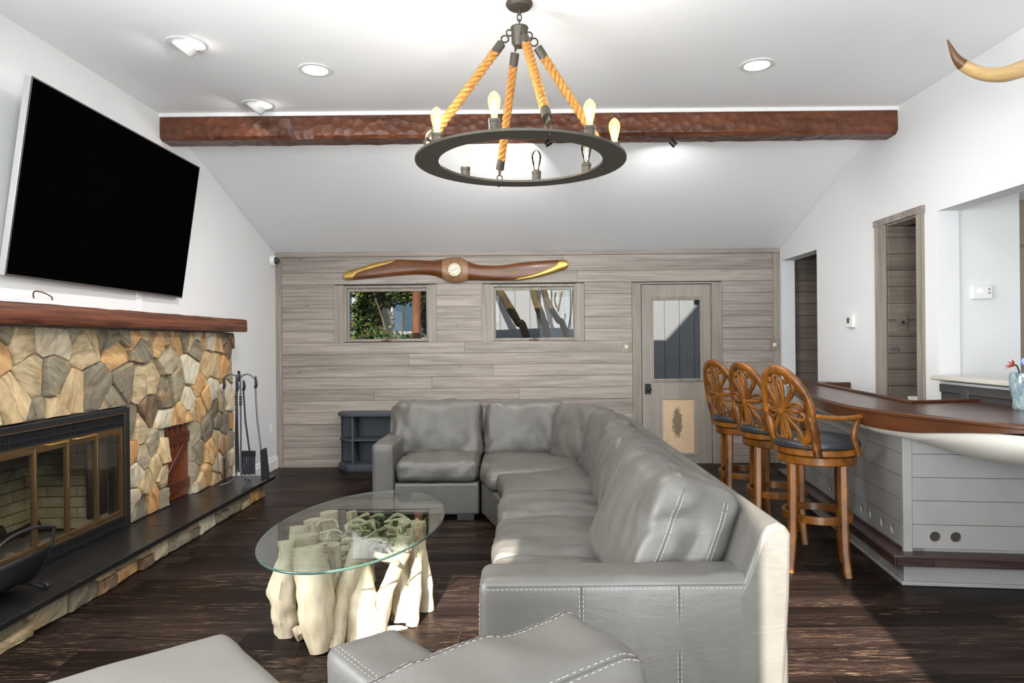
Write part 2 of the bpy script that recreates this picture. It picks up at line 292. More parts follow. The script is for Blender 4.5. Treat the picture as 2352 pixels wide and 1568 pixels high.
# ------------------------------------------------------------------ mesh helpers
class MB:
    def __init__(s): s.v = []; s.f = []
    def add(s, vs, fs):
        o = len(s.v); s.v += [tuple(p) for p in vs]; s.f += [tuple(i + o for i in f) for f in fs]; return s
    def box(s, x0, x1, y0, y1, z0, z1):
        return s.add([(x, y, z) for x in (x0, x1) for y in (y0, y1) for z in (z0, z1)],
                     [(0, 1, 3, 2), (4, 6, 7, 5), (0, 4, 5, 1), (2, 3, 7, 6), (0, 2, 6, 4), (1, 5, 7, 3)])
    def prism(s, poly, axis, a0, a1):
        f = {'x': lambda p, a: (a, p[0], p[1]), 'y': lambda p, a: (p[0], a, p[1]), 'z': lambda p, a: (p[0], p[1], a)}[axis]
        n = len(poly)
        return s.add([f(p, a0) for p in poly] + [f(p, a1) for p in poly],
                     [tuple(range(n)), tuple(range(n, 2 * n))] + [(i, (i + 1) % n, n + (i + 1) % n, n + i) for i in range(n)])
    def sweep(s, pts, sec, up=None, closed=False, scale=None, caps=True, twist=0.0):
        P = [Vector(p) for p in pts]; n = len(P); k = len(sec); vs = []; prev = None
        for i in range(n):
            if closed: t = P[(i + 1) % n] - P[i - 1]
            else: t = P[min(i + 1, n - 1)] - P[max(i - 1, 0)]
            t.normalize()
            if up is not None: a = t.cross(Vector(up))
            elif prev is None: a = t.cross(Vector((0, 0, 1)) if abs(t.z) < 0.9 else Vector((1, 0, 0)))
            else: a = prev - t * prev.dot(t)
            if a.length < 1e-6: a = t.orthogonal()
            a.normalize(); prev = a.copy(); b = a.cross(t); sc_ = scale[i] if scale else 1.0
            cs, sn = math.cos(twist * i), math.sin(twist * i)
            for (x, y) in sec:
                xx, yy = x * cs - y * sn, x * sn + y * cs
                vs.append(P[i] + a * xx * sc_ + b * yy * sc_)
        fs = []
        for i in range(n if closed else n - 1):
            j = (i + 1) % n
            for q in range(k): fs.append((i * k + q, i * k + (q + 1) % k, j * k + (q + 1) % k, j * k + q))
        if caps and not closed: fs += [tuple(range(k)), tuple((n - 1) * k + q for q in range(k))]
        return s.add(vs, fs)
    def tube(s, pts, r, n=8, closed=False, up=None, caps=True):
        rr = r if isinstance(r, (list, tuple)) else None
        sec = [(math.cos(2 * PI * q / n), math.sin(2 * PI * q / n)) for q in range(n)]
        return s.sweep(pts, sec, up, closed, rr if rr else [r] * len(pts), caps)
    def bar(s, pts, wd, th, up=None, closed=False, scale=None):
        c = min(wd, th) * 0.22; a, b = wd / 2, th / 2
        return s.sweep(pts, [(-a + c, -b), (a - c, -b), (a, -b + c), (a, b - c), (a - c, b), (-a + c, b), (-a, b - c), (-a, -b + c)], up, closed, scale)
    def lathe(s, prof, n=24, loc=(0, 0, 0), axis='z'):
        vs = []; k = len(prof)
        for i in range(n):
            a = 2 * PI * i / n
            for (r, z) in prof:
                p = (r * math.cos(a), r * math.sin(a), z)
                if axis == 'y': p = (p[0], p[2], p[1])
                if axis == 'x': p = (p[2], p[0], p[1])
                vs.append((p[0] + loc[0], p[1] + loc[1], p[2] + loc[2]))
        fs = [(i * k + q, i * k + q + 1, ((i + 1) % n) * k + q + 1, ((i + 1) % n) * k + q) for i in range(n) for q in range(k - 1)]
        fs += [tuple(i * k for i in range(n)), tuple(i * k + k - 1 for i in range(n))]
        return s.add(vs, fs)
    def xf(s, m, start=0):
        for i in range(start, len(s.v)): s.v[i] = tuple(m @ Vector(s.v[i]))
        return s
    def obj(s, name, mat, parent=None, smooth=None, bevel=0, seg=2, sub=0, origin=None):
        me = bpy.data.meshes.new(name)
        vs = s.v if origin is None else [(p[0] - origin[0], p[1] - origin[1], p[2] - origin[2]) for p in s.v]
        me.from_pydata(vs, [], s.f); bm = bmesh.new(); bm.from_mesh(me)
        bmesh.ops.remove_doubles(bm, verts=bm.verts, dist=1e-5); bmesh.ops.recalc_face_normals(bm, faces=bm.faces); bm.to_mesh(me); bm.free()
        me.materials.append(mat)
        if smooth: me.shade_smooth(); me.set_sharp_from_angle(angle=R(smooth))
        o = bpy.data.objects.new(name, me); C.objects.link(o)
        if parent: o.parent = parent
        if origin is not None: o.location = origin
        if bevel:
            b = o.modifiers.new('bevel', 'BEVEL'); b.width = bevel; b.segments = seg; b.limit_method = 'ANGLE'; b.angle_limit = R(40)
            me.shade_smooth(); me.set_sharp_from_angle(angle=R(50))
            try: b.harden_normals = False
            except Exception: pass
        if sub:
            d = o.modifiers.new('subdiv', 'SUBSURF'); d.levels = sub; d.render_levels = sub
        return o

def thing(name, label, cat, loc=(0, 0, 0), rz=0.0, group=None):
    o = bpy.data.objects.new(name, None); C.objects.link(o); o.location = loc; o.rotation_euler = (0, 0, rz); o.empty_display_size = 0.1
    o['label'] = label; o['category'] = cat
    if group: o['group'] = group
    return o
def tag(o, label, cat, group=None, kind=None):
    o['label'] = label; o['category'] = cat
    if group: o['group'] = group
    if kind: o['kind'] = kind
    return o
def struct(name, label=None, cat=None):
    o = bpy.data.objects.new(name, None); C.objects.link(o); o['kind'] = 'structure'; o.empty_display_size = 0.1
    if label: o['label'] = label
    if cat: o['category'] = cat
    return o
def smesh(o, label, cat): o['kind'] = 'structure'; o['label'] = label; o['category'] = cat; return o
def plabel(o, s): o['label'] = s; return o
def copy_tree(o, parent=None):
    c = o.copy(); C.objects.link(c); c.parent = parent
    for ch in o.children: copy_tree(ch, c)
    return c
def B(*a): return MB().box(*a)
def circ(r, n, z=0, c=(0, 0), a0=0.0, a1=2 * PI, close=False):
    m = n if not close else n + 1
    return [(c[0] + r * math.cos(a0 + (a1 - a0) * i / (n if close or abs(a1 - a0 - 2 * PI) < 1e-6 else n - 1)), c[1] + r * math.sin(a0 + (a1 - a0) * i / (n if close or abs(a1 - a0 - 2 * PI) < 1e-6 else n - 1)), z) for i in range(m)]
def spline(pts, per=8):
    P = [Vector(p) for p in pts]; P = [P[0] * 2 - P[1]] + P + [P[-1] * 2 - P[-2]]; out = []
    for i in range(1, len(P) - 2):
        for k in range(per):
            t = k / per; a, b, c, d = P[i - 1:i + 3]
            out.append(0.5 * ((2 * b) + (c - a) * t + (2 * a - 5 * b + 4 * c - d) * t * t + (3 * b - a - 3 * c + d) * t ** 3))
    out.append(P[-2]); return out
def nz(x, y, z): return noise.noise(Vector((x, y, z)))

XL, XR, YB, ZC, YF, YR = -2.80, 2.93, 7.72, 3.20, -0.50, 5.36      # room: left, right, back, flat ceiling, front wall, fold of the ceiling
ZB = 2.432

# ------------------------------------------------------------------ structure: floor
rng = random.Random(4)
floor = struct('floor', 'dark brown scuffed wooden plank floor', 'floor')
B(XL - 0.6, 6.2, YF - 0.2, YB + 0.4, -0.12, -0.0035).obj('subfloor', plain('tan_joint', lin(120, 98, 78), 0.8), floor)
y = 1.75; rows = []
while y < YB:
    wd = rng.choice((0.105, 0.13, 0.15, 0.18, 0.19)); rows.append((y, min(y + wd, YB))); y += wd
for (y0, y1) in rows:
    x = XL - rng.uniform(0, 1.1)
    xmax = 2.95 if y1 < 7.0 else 4.2
    while x < xmax:
        L = rng.uniform(0.75, 1.75); a, b = max(x, XL), min(x + L, xmax + 0.02)
        if b - a > 0.05:
            dz = rng.uniform(-0.0012, 0.0006)
            o = B(a + 0.0012, b - 0.0012, y0 + 0.0012, y1 - 0.0012, -0.0035, dz).obj('plank', floor_m, floor)
        x += L
near = MB(); y = YF
while y < 1.74:
    x = XL
    while x < 2.9:
        L = rng.uniform(0.8, 1.7); near.box(x + 0.001, min(x + L, 2.93) - 0.001, y + 0.001, min(y + 0.15, 1.748) - 0.001, -0.0035, 0); x += L
    y += 0.15
o = near.obj('plank_field', floor_m, floor); o['kind'] = 'stuff'
B(3.09, 6.1, YF, 6.6, -0.0035, 0.0).obj('kitchen_floor_slab', slate_m, floor)

# ------------------------------------------------------------------ structure: ceiling and beam
ce = struct('ceiling', 'white vaulted ceiling, flat then sloping to the plank wall', 'ceiling')
MB().prism([(YF - 0.2, ZC), (YR, ZC), (YB + 0.2, ZB - 0.06), (YB + 0.2, ZB + 0.2), (YR, ZC + 0.2), (YF - 0.2, ZC + 0.2)], 'x', XL - 0.2, XR + 0.2).obj('ceiling_panel', ceil_m, ce)
MB().box(XL, XR, 5.262, 5.325, ZC - 0.028, ZC).obj('ceiling_bead', trim_m, ce)
bm_ = MB(); n = 90; prof = []
for i in range(n + 1):
    x = XL + (XR - XL) * i / n
    j = lambda k: 0.007 * nz(x * 9, k * 3.1, 2) + 0.004 * nz(x * 23, k, 7)
    c = 0.018 if 0 < i < n else 0.03
    prof.append([(x, 5.272 + j(0), 3.172), (x, 5.268 + j(1), 3.10), (x, 5.270 + j(2), 3.02 + j(3)), (x, 5.272 + c + j(4), 2.995 + j(5)), (x, 5.44, 2.992 + j(6)), (x, 5.47, 3.03), (x, 5.47, 3.172)])
bm_.add([p for r in prof for p in r], [(i * 7 + k, i * 7 + (k + 1) % 7, (i + 1) * 7 + (k + 1) % 7, (i + 1) * 7 + k) for i in range(n) for k in range(7)] + [tuple(range(7)), tuple(n * 7 + k for k in range(7))])
smesh(bm_.obj('trim_1', beam_m, smooth=28), 'hand-hewn red brown timber beam spanning the white ceiling', 'beam')

# ------------------------------------------------------------------ structure: left wall (hole for the firebox)
lw = struct('wall_left', 'white painted wall behind the stone fireplace', 'wall')
def yz(poly, x0, x1, name='wall_panel', m=wall_m, par=None): return MB().prism(poly, 'x', x0, x1).obj(name, m, par)
yz([(YF, 0), (2.72, 0), (2.72, ZC), (YF, ZC)], XL - 0.15, XL, par=lw)
yz([(2.72, 0.98), (4.58, 0.98), (4.58, ZC), (2.72, ZC)], XL - 0.15, XL, par=lw)
yz([(4.58, 0), (YB, 0), (YB, ZB), (YR, ZC), (4.58, ZC)], XL - 0.15, XL, par=lw)
w3 = struct('added_window', 'added unseen window frame for the fill light behind the viewer', 'window')  # made-up window and shade, added to carry the side fill light
MB().box(XL, XL + 0.03, 0.0, 0.06, 0.55, 2.15).box(XL, XL + 0.03, 2.24, 2.30, 0.55, 2.15).box(XL, XL + 0.03, 0.06, 2.24, 0.55, 0.61).box(XL, XL + 0.03, 0.06, 2.24, 2.09, 2.15).obj('frame', trim_m, w3)
B(XL, XL + 0.012, 0.06, 2.24, 0.61, 2.09).obj('added_roller_shade', trim_m, w3)
bb = MB().prism([(XL, 0), (XL + 0.016, 0), (XL + 0.016, 0.1), (XL + 0.009, 0.118), (XL + 0.006, 0.14), (XL, 0.145)], 'y', 6.42, YB - 0.006)
smesh(bb.obj('baseboard_left', trim_m), 'white moulded baseboard between hearth and plank wall', 'baseboard')

# ------------------------------------------------------------------ structure: right wall with two doorways and the kitchen pass-through
rw = struct('wall_right', 'light grey wall with two doorways and a kitchen pass-through', 'wall')
def zr(y): return ZC if y < YR else ZC + (ZB - ZC) * (y - YR) / (YB - YR)
T0, T1 = XR, XR + 0.15
def rp(y0, y1, z0, full=True, z1=None):
    if z1 is not None: return yz([(y0, z0), (y1, z0), (y1, z1), (y0, z1)], T0, T1, par=rw)
    ys = [y0] + ([YR] if y0 < YR < y1 else []) + [y1]
    yz([(y0, z0), (y1, z0)] + [(q, zr(q)) for q in reversed(ys)], T0, T1, par=rw)
rp(7.665, YB, 0); rp(6.745, 7.665, 2.29); rp(5.47, 6.745, 0); rp(4.97, 5.47, 2.325); rp(4.78, 4.97, 0); rp(0.4, 4.78, 2.297); rp(0.4, 4.78, 0, z1=1.10); rp(YF, 0.4, 0)
# casing of the closet doorway
d2 = struct('door_2', 'tall doorway with weathered grey casing beside the pass-through', 'doorway')
for (y0, y1) in ((5.452, 5.60), (4.935, 5.01)):
    B(XR - 0.022, XR, y0, y1, 0, 2.325).obj('casing', boardv_m, d2, bevel=0.002)
B(XR - 0.026, XR, 4.925, 5.615, 2.315, 2.368).obj('head_casing', board_m, d2, bevel=0.002)
B(XR, T1, 4.965, 5.0, 0, 2.325).obj('jamb', boardv_m, d2)
B(XR, T1, 5.0, 5.45, 2.30, 2.325).obj('head_jamb', boardv_m, d2)
# closet behind it: plank wall facing the room, white shelf
cw = struct('wall_closet', 'dark weathered plank wall inside the tall doorway', 'wall')
B(T1, 3.52, 5.4695, 5.60, 0, 2.6).obj('wall_core', groove_m, cw)
B(XR + 0.003, 3.52, 5.458, 5.4695, 0, 2.298).obj('wall_core', groove_m, cw)
z = 2.08 + 0.1325 * 2
while z > 0.05:
    B(XR + 0.004, 3.52, 5.44, 5.458, z - 0.1305, min(z - 0.002, 2.298)).obj('plank', hallboard_m, cw, bevel=0.003); z -= 0.1325
B(T1 + 0.001, 3.45, 4.99, 5.438, 0.90, 0.94).obj('closet_shelf', trim_m, cw)
# kitchen side walls
kw = struct('wall_kitchen', 'white kitchen wall seen through the pass-through', 'wall')
B(T1, 3.52, 4.80, 4.93, 0, 2.6).obj('wall_panel', wall_m, kw); B(6.0, 6.15, YF, 6.6, 0, 2.6).obj('wall_panel', wall_m, kw)
B(3.52, 6.0, 5.6, 5.75, 0, 2.6).obj('wall_panel', wall_m, kw)
B(T1, 6.15, YF, YB + 0.2, 2.6, 2.72).obj('kitchen_ceiling', ceil_m, kw)
B(T1, 6.15, YF - 0.15, YF, 0, 2.6).obj('wall_panel', wall_m, kw)
hw = struct('wall_hallway', 'brown plank wall inside the far doorway', 'wall')
B(T1, 4.3, 7.80, 7.90, 0, 2.6).obj('wall_core', groove_m, hw); B(4.2, 4.3, 5.75, 7.8, 0, 2.6).obj('wall_panel', wall_m, hw)
z = 1.412 + 0.1322 * 8
while z > 0.05:
    B(T1 + 0.002, 4.19, 7.775, 7.80, z - 0.1302, z - 0.002).obj('plank', hallboard_m, hw, bevel=0.003); z -= 0.1322
# ledge and wainscot under the pass-through
sill = thing('passthrough_ledge', 'pale stone ledge on the pass-through above dark panelling', 'ledge', (2.98, 2.8, 1.10))
MB().box(-0.125, 0.15, -2.3, 1.962, 0.012, 0.042).obj('stone_top', quartz_m, sill, bevel=0.008)
MB().box(-0.128, -0.02, 1.05, 1.09, 0.010, 0.043).obj('splice_block', quartz_m, sill, bevel=0.008)
wn = thing('dark_wainscot', 'charcoal panelled wainscot below the pale stone ledge', 'panelling', (2.925, 2.8, 0))
MB().box(-0.012, 0.0, -1.2, 1.93, 0.0, 1.07).obj('backing', wains_m, wn)
MB().box(-0.035, -0.012, -1.2, 1.93, 0.93, 0.955).obj('panel_moulding', wains_m, wn, bevel=0.004)
MB().box(-0.03, -0.012, 1.62, 1.70, 0.0, 1.07).obj('stile', wains_m, wn, bevel=0.003)
MB().box(-0.03, -0.012, 0.72, 0.80, 0.0, 1.07).obj('stile', wains_m, wn, bevel=0.003)
MB().box(-0.026, -0.012, -1.2, 1.93, 1.03, 1.085).obj('rail', wains_m, wn, bevel=0.003)

# ------------------------------------------------------------------ structure: front wall behind the camera, two glazed doors
fw = struct('wall_front', 'white wall with a glazed door and a high window behind the viewer', 'wall')
for (x0, x1, z0, z1) in ((XL, -1.30, 0, ZC), (-0.54, 0.36, 0, ZC), (1.20, XR + 0.15, 0, ZC), (-1.30, -0.54, 2.52, ZC), (-1.30, -0.54, 0, 1.95), (0.36, 1.20, 2.52, ZC)):
    B(x0, x1, YF - 0.12, YF, z0, z1).obj('wall_panel', wall_m, fw)

# ------------------------------------------------------------------ structure: back wall of grey-washed boards
bw = struct('wall_back', 'grey-washed horizontal plank wall', 'wall')
W1 = (-2.024, -1.064, 1.421, 2.054); W2 = (-0.355, 0.614, 1.417, 2.054); DR = (1.353, 2.150, 0.0, 2.043)
xs = [XL - 0.2, W1[0], W1[1], W2[0], W2[1], DR[0], DR[1], XR + 0.15]
def core(x0, x1, z0, z1): B(x0, x1, YB + 0.022, YB + 0.17, z0, z1).obj('wall_core', groove_m, bw)
for i in (0, 2, 4, 6): core(xs[i], xs[i + 1], 0, 2.6)
for w_ in (W1, W2): core(w_[0], w_[1], 0, w_[2]); core(w_[0], w_[1], w_[3], 2.6)
core(DR[0], DR[1], DR[3], 2.6)
OB = [(-2.132, -0.975, 1.41, 2.062), (-0.449, 0.708, 1.41, 2.062), (1.249, 2.269, -1, 2.062)]
XBL, XBR = -2.733, 2.853
lines = [0.0] + [1.412 + 0.1322 * k for k in range(-10, 8)]
lines[-1] = 2.384
rng = random.Random(11)
for z0, z1 in zip(lines[:-1], lines[1:]):
    iv = [(XBL, XBR)]
    for (a, b, c, d) in OB:
        if z0 + 0.02 < d and z1 - 0.02 > c:
            iv = [p for (s_, e_) in iv for p in (((s_, min(e_, a)), (max(s_, b), e_)) if s_ < b and e_ > a else ((s_, e_),)) if p[1] - p[0] > 0.02]
    for (s_, e_) in iv:
        cuts = [s_]
        while e_ - cuts[-1] > 2.6: cuts.append(cuts[-1] + rng.uniform(1.0, 2.4))
        cuts.append(e_)
        for a, b in zip(cuts[:-1], cuts[1:]):
            dz = rng.uniform(-0.0015, 0.0015)
            B(a + 0.0008, b - 0.0008, YB + dz, YB + 0.022, z0 + 0.0012, z1 - 0.0012).obj('plank', board_m, bw, bevel=0.0022)
B(XL, XBL, YB - 0.012, YB + 0.02, 0, 2.384).obj('corner_board', boardv_m, bw, bevel=0.003)
B(XBR, XR, YB - 0.012, YB + 0.02, 0, 2.384).obj('corner_board', boardv_m, bw, bevel=0.003)
B(XL, XR, YB - 0.016, YB + 0.02, 2.384, 2.434).obj('top_board', board_m, bw, bevel=0.003)
B(XBL, 1.249, YB - 0.008, YB, 0, 0.018).obj('base_strip', boardv_m, bw)

def window(nm, W, label):
    t = struct(nm, label, 'window'); x0, x1, z0, z1 = W
    for (a, b) in ((x0 - 0.108, x0), (x1, x1 + 0.092)): B(a, b, YB - 0.012, YB + 0.01, z0 - 0.012, z1 + 0.008).obj('casing', boardv_m, t, bevel=0.002)
    f = MB().box(x0, x0 + 0.03, YB - 0.004, YB + 0.15, z0, z1).box(x1 - 0.02, x1, YB - 0.004, YB + 0.15, z0, z1).box(x0 + 0.03, x1 - 0.02, YB - 0.004, YB + 0.15, z1 - 0.022, z1).box(x0 + 0.03, x1 - 0.02, YB - 0.004, YB + 0.15, z0, z0 + 0.01)
    f.obj('jamb', boardv_m, t)
    gx0, gx1, gz0, gz1 = x0 + 0.052, x1 - 0.03, z0 + 0.03, z1 - 0.062
    s = MB().box(x0 + 0.03, gx0, YB + 0.035, YB + 0.075, z0 + 0.01, z1 - 0.026).box(gx1, x1 - 0.02, YB + 0.035, YB + 0.075, z0 + 0.01, z1 - 0.026)
    s.box(gx0, gx1, YB + 0.035, YB + 0.075, gz1, z1 - 0.026).box(gx0, gx1, YB + 0.02, YB + 0.075, z0 + 0.01, gz0)
    sash = s.obj('sash', boardv_m, t, bevel=0.002)
    B(gx0, gx1, YB + 0.052, YB + 0.056, gz0, gz1).obj('pane', pane_m, sash)
    cx = (x0 + x1) / 2
    h = MB().box(cx - 0.055, cx + 0.055, YB - 0.008, YB + 0.02, z0 + 0.0, z0 + 0.014).box(cx - 0.01, cx + 0.01, YB - 0.02, YB + 0.01, z0 + 0.012, z0 + 0.03)
    h.tube([(cx, YB - 0.014, z0 + 0.026), (cx + 0.035, YB - 0.02, z0 + 0.034), (cx + 0.038, YB - 0.03, z0 + 0.05)], 0.006, 6)
    plabel(h.obj('sash_crank', plain('rusty_crank', lin(96, 66, 58), 0.5, 0.4), t), 'small rusty brown window crank')
window('window_1', W1, 'small awning window looking onto leafy shrubs and a pine trunk')
window('window_2', W2, 'small awning window looking onto bare slanting tree trunks')

# door in the back wall
d1 = struct('door_1', 'grey-washed half-glass back door with a scuffed pet flap', 'door')
for (a, b) in ((DR[0] - 0.104, DR[0] - 0.004), (DR[1] + 0.004, DR[1] + 0.119)): B(a, b, YB - 0.014, YB + 0.01, 0, 2.062).obj('casing', boardv_m, d1, bevel=0.003)
B(DR[0] - 0.004, DR[1] + 0.004, YB - 0.01, YB + 0.01, 2.046, 2.062).obj('head_casing', board_m, d1)
MB().box(DR[0] - 0.004, DR[0], YB + 0.01, YB + 0.15, 0, 2.046).box(DR[1], DR[1] + 0.004, YB + 0.01, YB + 0.15, 0, 2.046).box(DR[0], DR[1], YB + 0.06, YB + 0.15, 2.04, 2.05).obj('jamb', boardv_m, d1)
gx0, gx1, gz0, gz1 = 1.487, 2.022, 0.965, 1.860
px0, px1, pz0, pz1 = 1.585, 1.950, 0.12, 0.735
sl = MB()
ya, yb_ = YB + 0.012, YB + 0.052
for (a, b, c, d) in ((DR[0] + 0.006, gx0, 0.006, 2.036), (gx1, DR[1] - 0.006, 0.006, 2.036), (gx0, gx1, gz1, 2.036), (gx0, gx1, pz1, gz0), (gx0, gx1, 0.006, pz0), (gx0, px0, pz0, pz1), (px1, gx1, pz0, pz1)):
    sl.box(a, b, ya, yb_, c, d)
slab = sl.obj('door_slab', door_m, d1)
fr = MB()
for k, (o_, dep) in enumerate(((0.034, 0.012), (0.016, 0.020))):
    a, b, c, d = gx0 - o_, gx1 + o_, gz0 - o_, gz1 + o_; i_ = o_ - 0.016
    y0 = ya - dep
    fr.box(a, gx0 - i_, y0, ya, c, d).box(gx1 + i_, b, y0, ya, c, d).box(gx0 - i_, gx1 + i_, y0, ya, gz1 + i_, d).box(gx0 - i_, gx1 + i_, y0, ya, c, gz0 - i_)
fr.obj('glazing_moulding', boardv_m, d1, bevel=0.003)
B(gx0, gx1, YB + 0.03, YB + 0.034, gz0, gz1).obj('pane', pane_m, d1)
B(px0 + 0.001, px1 - 0.001, YB + 0.022, YB + 0.03, pz0, pz1).obj('pet_flap', petflap_m, d1, origin=(1.757, YB + 0.026, 0.47))
pf = MB()
for (a, b, c, d) in ((px0 - 0.034, px0, pz0 - 0.03, pz1 + 0.04), (px1, px1 + 0.034, pz0 - 0.03, pz1 + 0.04), (px0, px1, pz1, pz1 + 0.04), (px0, px1, pz0 - 0.03, pz0)): pf.box(a, b, ya - 0.008, ya, c, d)
pf.obj('pet_flap_frame', door_m, d1, bevel=0.003)
kp = B(1.388, 1.456, ya - 0.008, ya, 0.795, 0.912).obj('knob_plate', blackiron_m, d1, bevel=0.003)
MB().lathe([(0.0, -0.058), (0.02, -0.056), (0.027, -0.046), (0.027, -0.036), (0.018, -0.026), (0.012, -0.02), (0.012, 0)], 20, (1.428, ya - 0.008, 0.85), 'y').obj('door_knob', blackiron_m, d1, smooth=50)
for zz in (1.86, 0.95, 0.25): MB().tube([(DR[1] + 0.001, YB - 0.002, zz - 0.04), (DR[1] + 0.001, YB - 0.002, zz + 0.04)], 0.006, 8).obj('hinge', boardv_m, d1)

# ------------------------------------------------------------------ exterior beyond the back wall
smesh(B(-14, 14, YB + 0.3, 30, -0.5, -0.3).obj('ground', grass_m), 'dry yard ground outside the windows', 'ground')
smesh(MB().prism([(0.9, 3.42), (2.25, 4.9), (3.6, 6.4), (9, 6.4), (9, 3.42)], 'y', 4.6, 5.3).obj('shadow_gable', siding_m), 'unseen gable added to cast the diagonal shadow outside', 'gable')  # unseen blocker, shaped to throw the diagonal shadow on the outbuilding
nb = thing('board_outbuilding', 'white vertical-board outbuilding wall outside the back door', 'building', (3.2, 10.2, -0.3))
rng = random.Random(2)
MB().box(-4.2, 2.6, 0.03, 0.3, 0, 3.4).obj('wall_core', siding_m, nb)
for i in range(28):
    x0 = -4.2 + i * 0.112 * 2.0
    B(x0 + 0.003, x0 + 0.221, 0, 0.03, 0, 3.4).obj('board', siding_m, nb, bevel=0.006)
B(-0.62, 0.3, -0.10, 0.0, 2.28, 2.34).obj('eave', blackpl_m, nb); B(-0.62, 0.5, -0.14, 0.0, 2.34, 3.0).obj('soffit', whitepl_m, nb)
win = MB().box(-0.5, 0.0, -0.03, 0.0, 1.25, 2.1).obj('window_frame', whitepl_m, nb); B(-0.45, -0.05, -0.036, -0.03, 1.3, 2.05).obj('pane', blueglass_m, nb)
hs = thing('pale_house', 'pale neighbouring house glimpsed through the shrub leaves', 'building', (-3.2, 16.5, -0.3))
MB().box(-4.5, 3.0, 0, 0.5, 0, 6).obj('wall', housewhite_m, hs)
for xx in (-1.2, 0.35, 1.3):
    f = B(xx - 0.36, xx + 0.36, -0.06, 0, 1.9, 3.1).obj('window_frame', whitepl_m, hs); B(xx - 0.28, xx + 0.28, -0.07, -0.06, 1.98, 3.02).obj('pane', blueglass_m, f)
    B(xx - 0.62, xx - 0.38, -0.05, 0, 1.9, 3.1).obj('shutter', shelf_m, hs)
def trunk(name, label, pts, r0, r1, m, group=None, twigs=()):
    P = spline(pts, 6); n = len(P)
    t = thing(name, label, 'tree', tuple(P[0]), 0, group)
    L = [p - P[0] for p in P]; rr = [(r0 + (r1 - r0) * i / (n - 1)) * (1 + 0.14 * nz(i * 0.7, r0 * 40, 1)) for i in range(n)]
    MB().tube(L, rr, 10).obj('trunk', m, t, smooth=60)
    for tw in twigs: MB().tube([Vector(p) - P[0] for p in spline(tw, 4)], 0.012, 5).obj('branch', m, t, smooth=60)
    return t
trunk('pine_trunk', 'straight orange brown pine trunk outside the left window', [(-1.57, 10, -0.3), (-1.56, 10, 1.2), (-1.55, 10, 2.6), (-1.53, 10, 5)], 0.07, 0.062, pine_m)
Yt = 9.4; k_ = Yt / 1560
tp = lambda x, y: ((x - 1200) * k_, Yt, 1.406 + (784 - y) * k_)
trunk('bare_tree', 'leftmost bare slanting trunk outside the right window', [tp(1275, 1068), tp(1209, 775), tp(1190, 740), tp(1168, 700), tp(1148, 664), tp(1118, 590)], 0.062, 0.05, bark_m, 'slanting bare trunks')
trunk('bare_tree', 'middle bare leaning trunk outside the right window', [tp(1296, 1068), tp(1257, 775), tp(1249, 740), tp(1235, 700), tp(1226, 664), tp(1222, 590)], 0.06, 0.05, bark_m, 'slanting bare trunks')
trunk('bare_tree', 'rightmost dark forked trunk outside the right window', [tp(1372, 1068), tp(1301, 772), tp(1282, 735), tp(1262, 700), tp(1250, 664), tp(1236, 600)], 0.048, 0.036, bark_m, 'slanting bare trunks',
      [[tp(1301, 772), tp(1309, 740), tp(1314, 700), tp(1320, 640)], [tp(1282, 716), tp(1288, 690), tp(1292, 670)], [tp(1280, 708), tp(1275, 690), tp(1278, 672)]])
o = MB().prism([(-0.53, -0.3), (1.35, -0.3), (1.35, 1.52), (0.45, 1.6), (-0.53, 1.57)], 'y', 9.75, 9.85).obj('yard_screen', tarp_m)
tag(o, 'pale blue-white panel low behind the slanting trunks', 'panel')
wh = MB().box(0.28, 0.42, 9.95, 10.05, -0.3, 3.2).obj('white_post', whitepl_m); tag(wh, 'white post behind the rightmost slanting trunk', 'post')
wh = MB().box(0.62, 0.70, 9.95, 10.05, -0.3, 3.2).obj('pale_post', tarp_m); tag(wh, 'pale blue post at the right edge of the trunk window', 'post')
def shrub(label, c, rx, ry, rz, n, seed):
    r_ = random.Random(seed); t = thing('leafy_shrub', label, 'shrub', (c[0], c[1], -0.3), 0, 'evergreen shrubs outside the left window'); m = MB()
    for i in range(n):
        a, b = r_.uniform(0, 2 * PI), r_.uniform(-1, 1); q = r_.uniform(0.55, 1.0) ** 0.5; cl = 0.75 + 0.4 * nz(math.cos(a) * 3, math.sin(a) * 3, b * 4 + seed)
        p = Vector((math.cos(a) * math.sqrt(1 - b * b) * rx, math.sin(a) * math.sqrt(1 - b * b) * ry, b * rz)) * q * cl + Vector((0, 0, c[2] + 0.3))
        d = Vector((r_.uniform(-1, 1), r_.uniform(-1, 1), r_.uniform(-0.8, 0.8))).normalized(); s_ = d.orthogonal().normalized() * r_.uniform(0.018, 0.032); L = r_.uniform(0.055, 0.10)
        m.add([p, p + d * L * 0.5 + s_, p + d * L, p + d * L * 0.5 - s_], [(0, 1, 2), (0, 2, 3)])
    o = m.obj('foliage', leaf_m, t); o['kind'] = 'stuff'
    for k in range(4):
        a = k * 1.7 + seed; MB().tube(spline([(0, 0, 0), (0.15 * math.cos(a), 0.1 * math.sin(a), c[2] * 0.6), (0.6 * rx * math.cos(a), 0.5 * ry * math.sin(a), c[2] + 0.3 + 0.4 * rz)], 5), 0.016, 6).obj('stem', bark_m, t)
shrub('low dense shrub along the bottom of the left window', (-2.3, 10.9, 1.1), 1.1, 0.6, 0.62, 9000, 3)
shrub('arching shrub crowding the top of the left window', (-2.1, 11.6, 2.5), 1.15, 0.5, 0.5, 9500, 5)
shrub('taller shrub at the left edge of the left window', (-2.75, 12.4, 1.8), 0.45, 0.4, 0.7, 4000, 8)
shrub('shrub filling the gap beside the pine trunk', (-1.55, 12.6, 1.9), 0.42, 0.4, 0.6, 3200, 9)

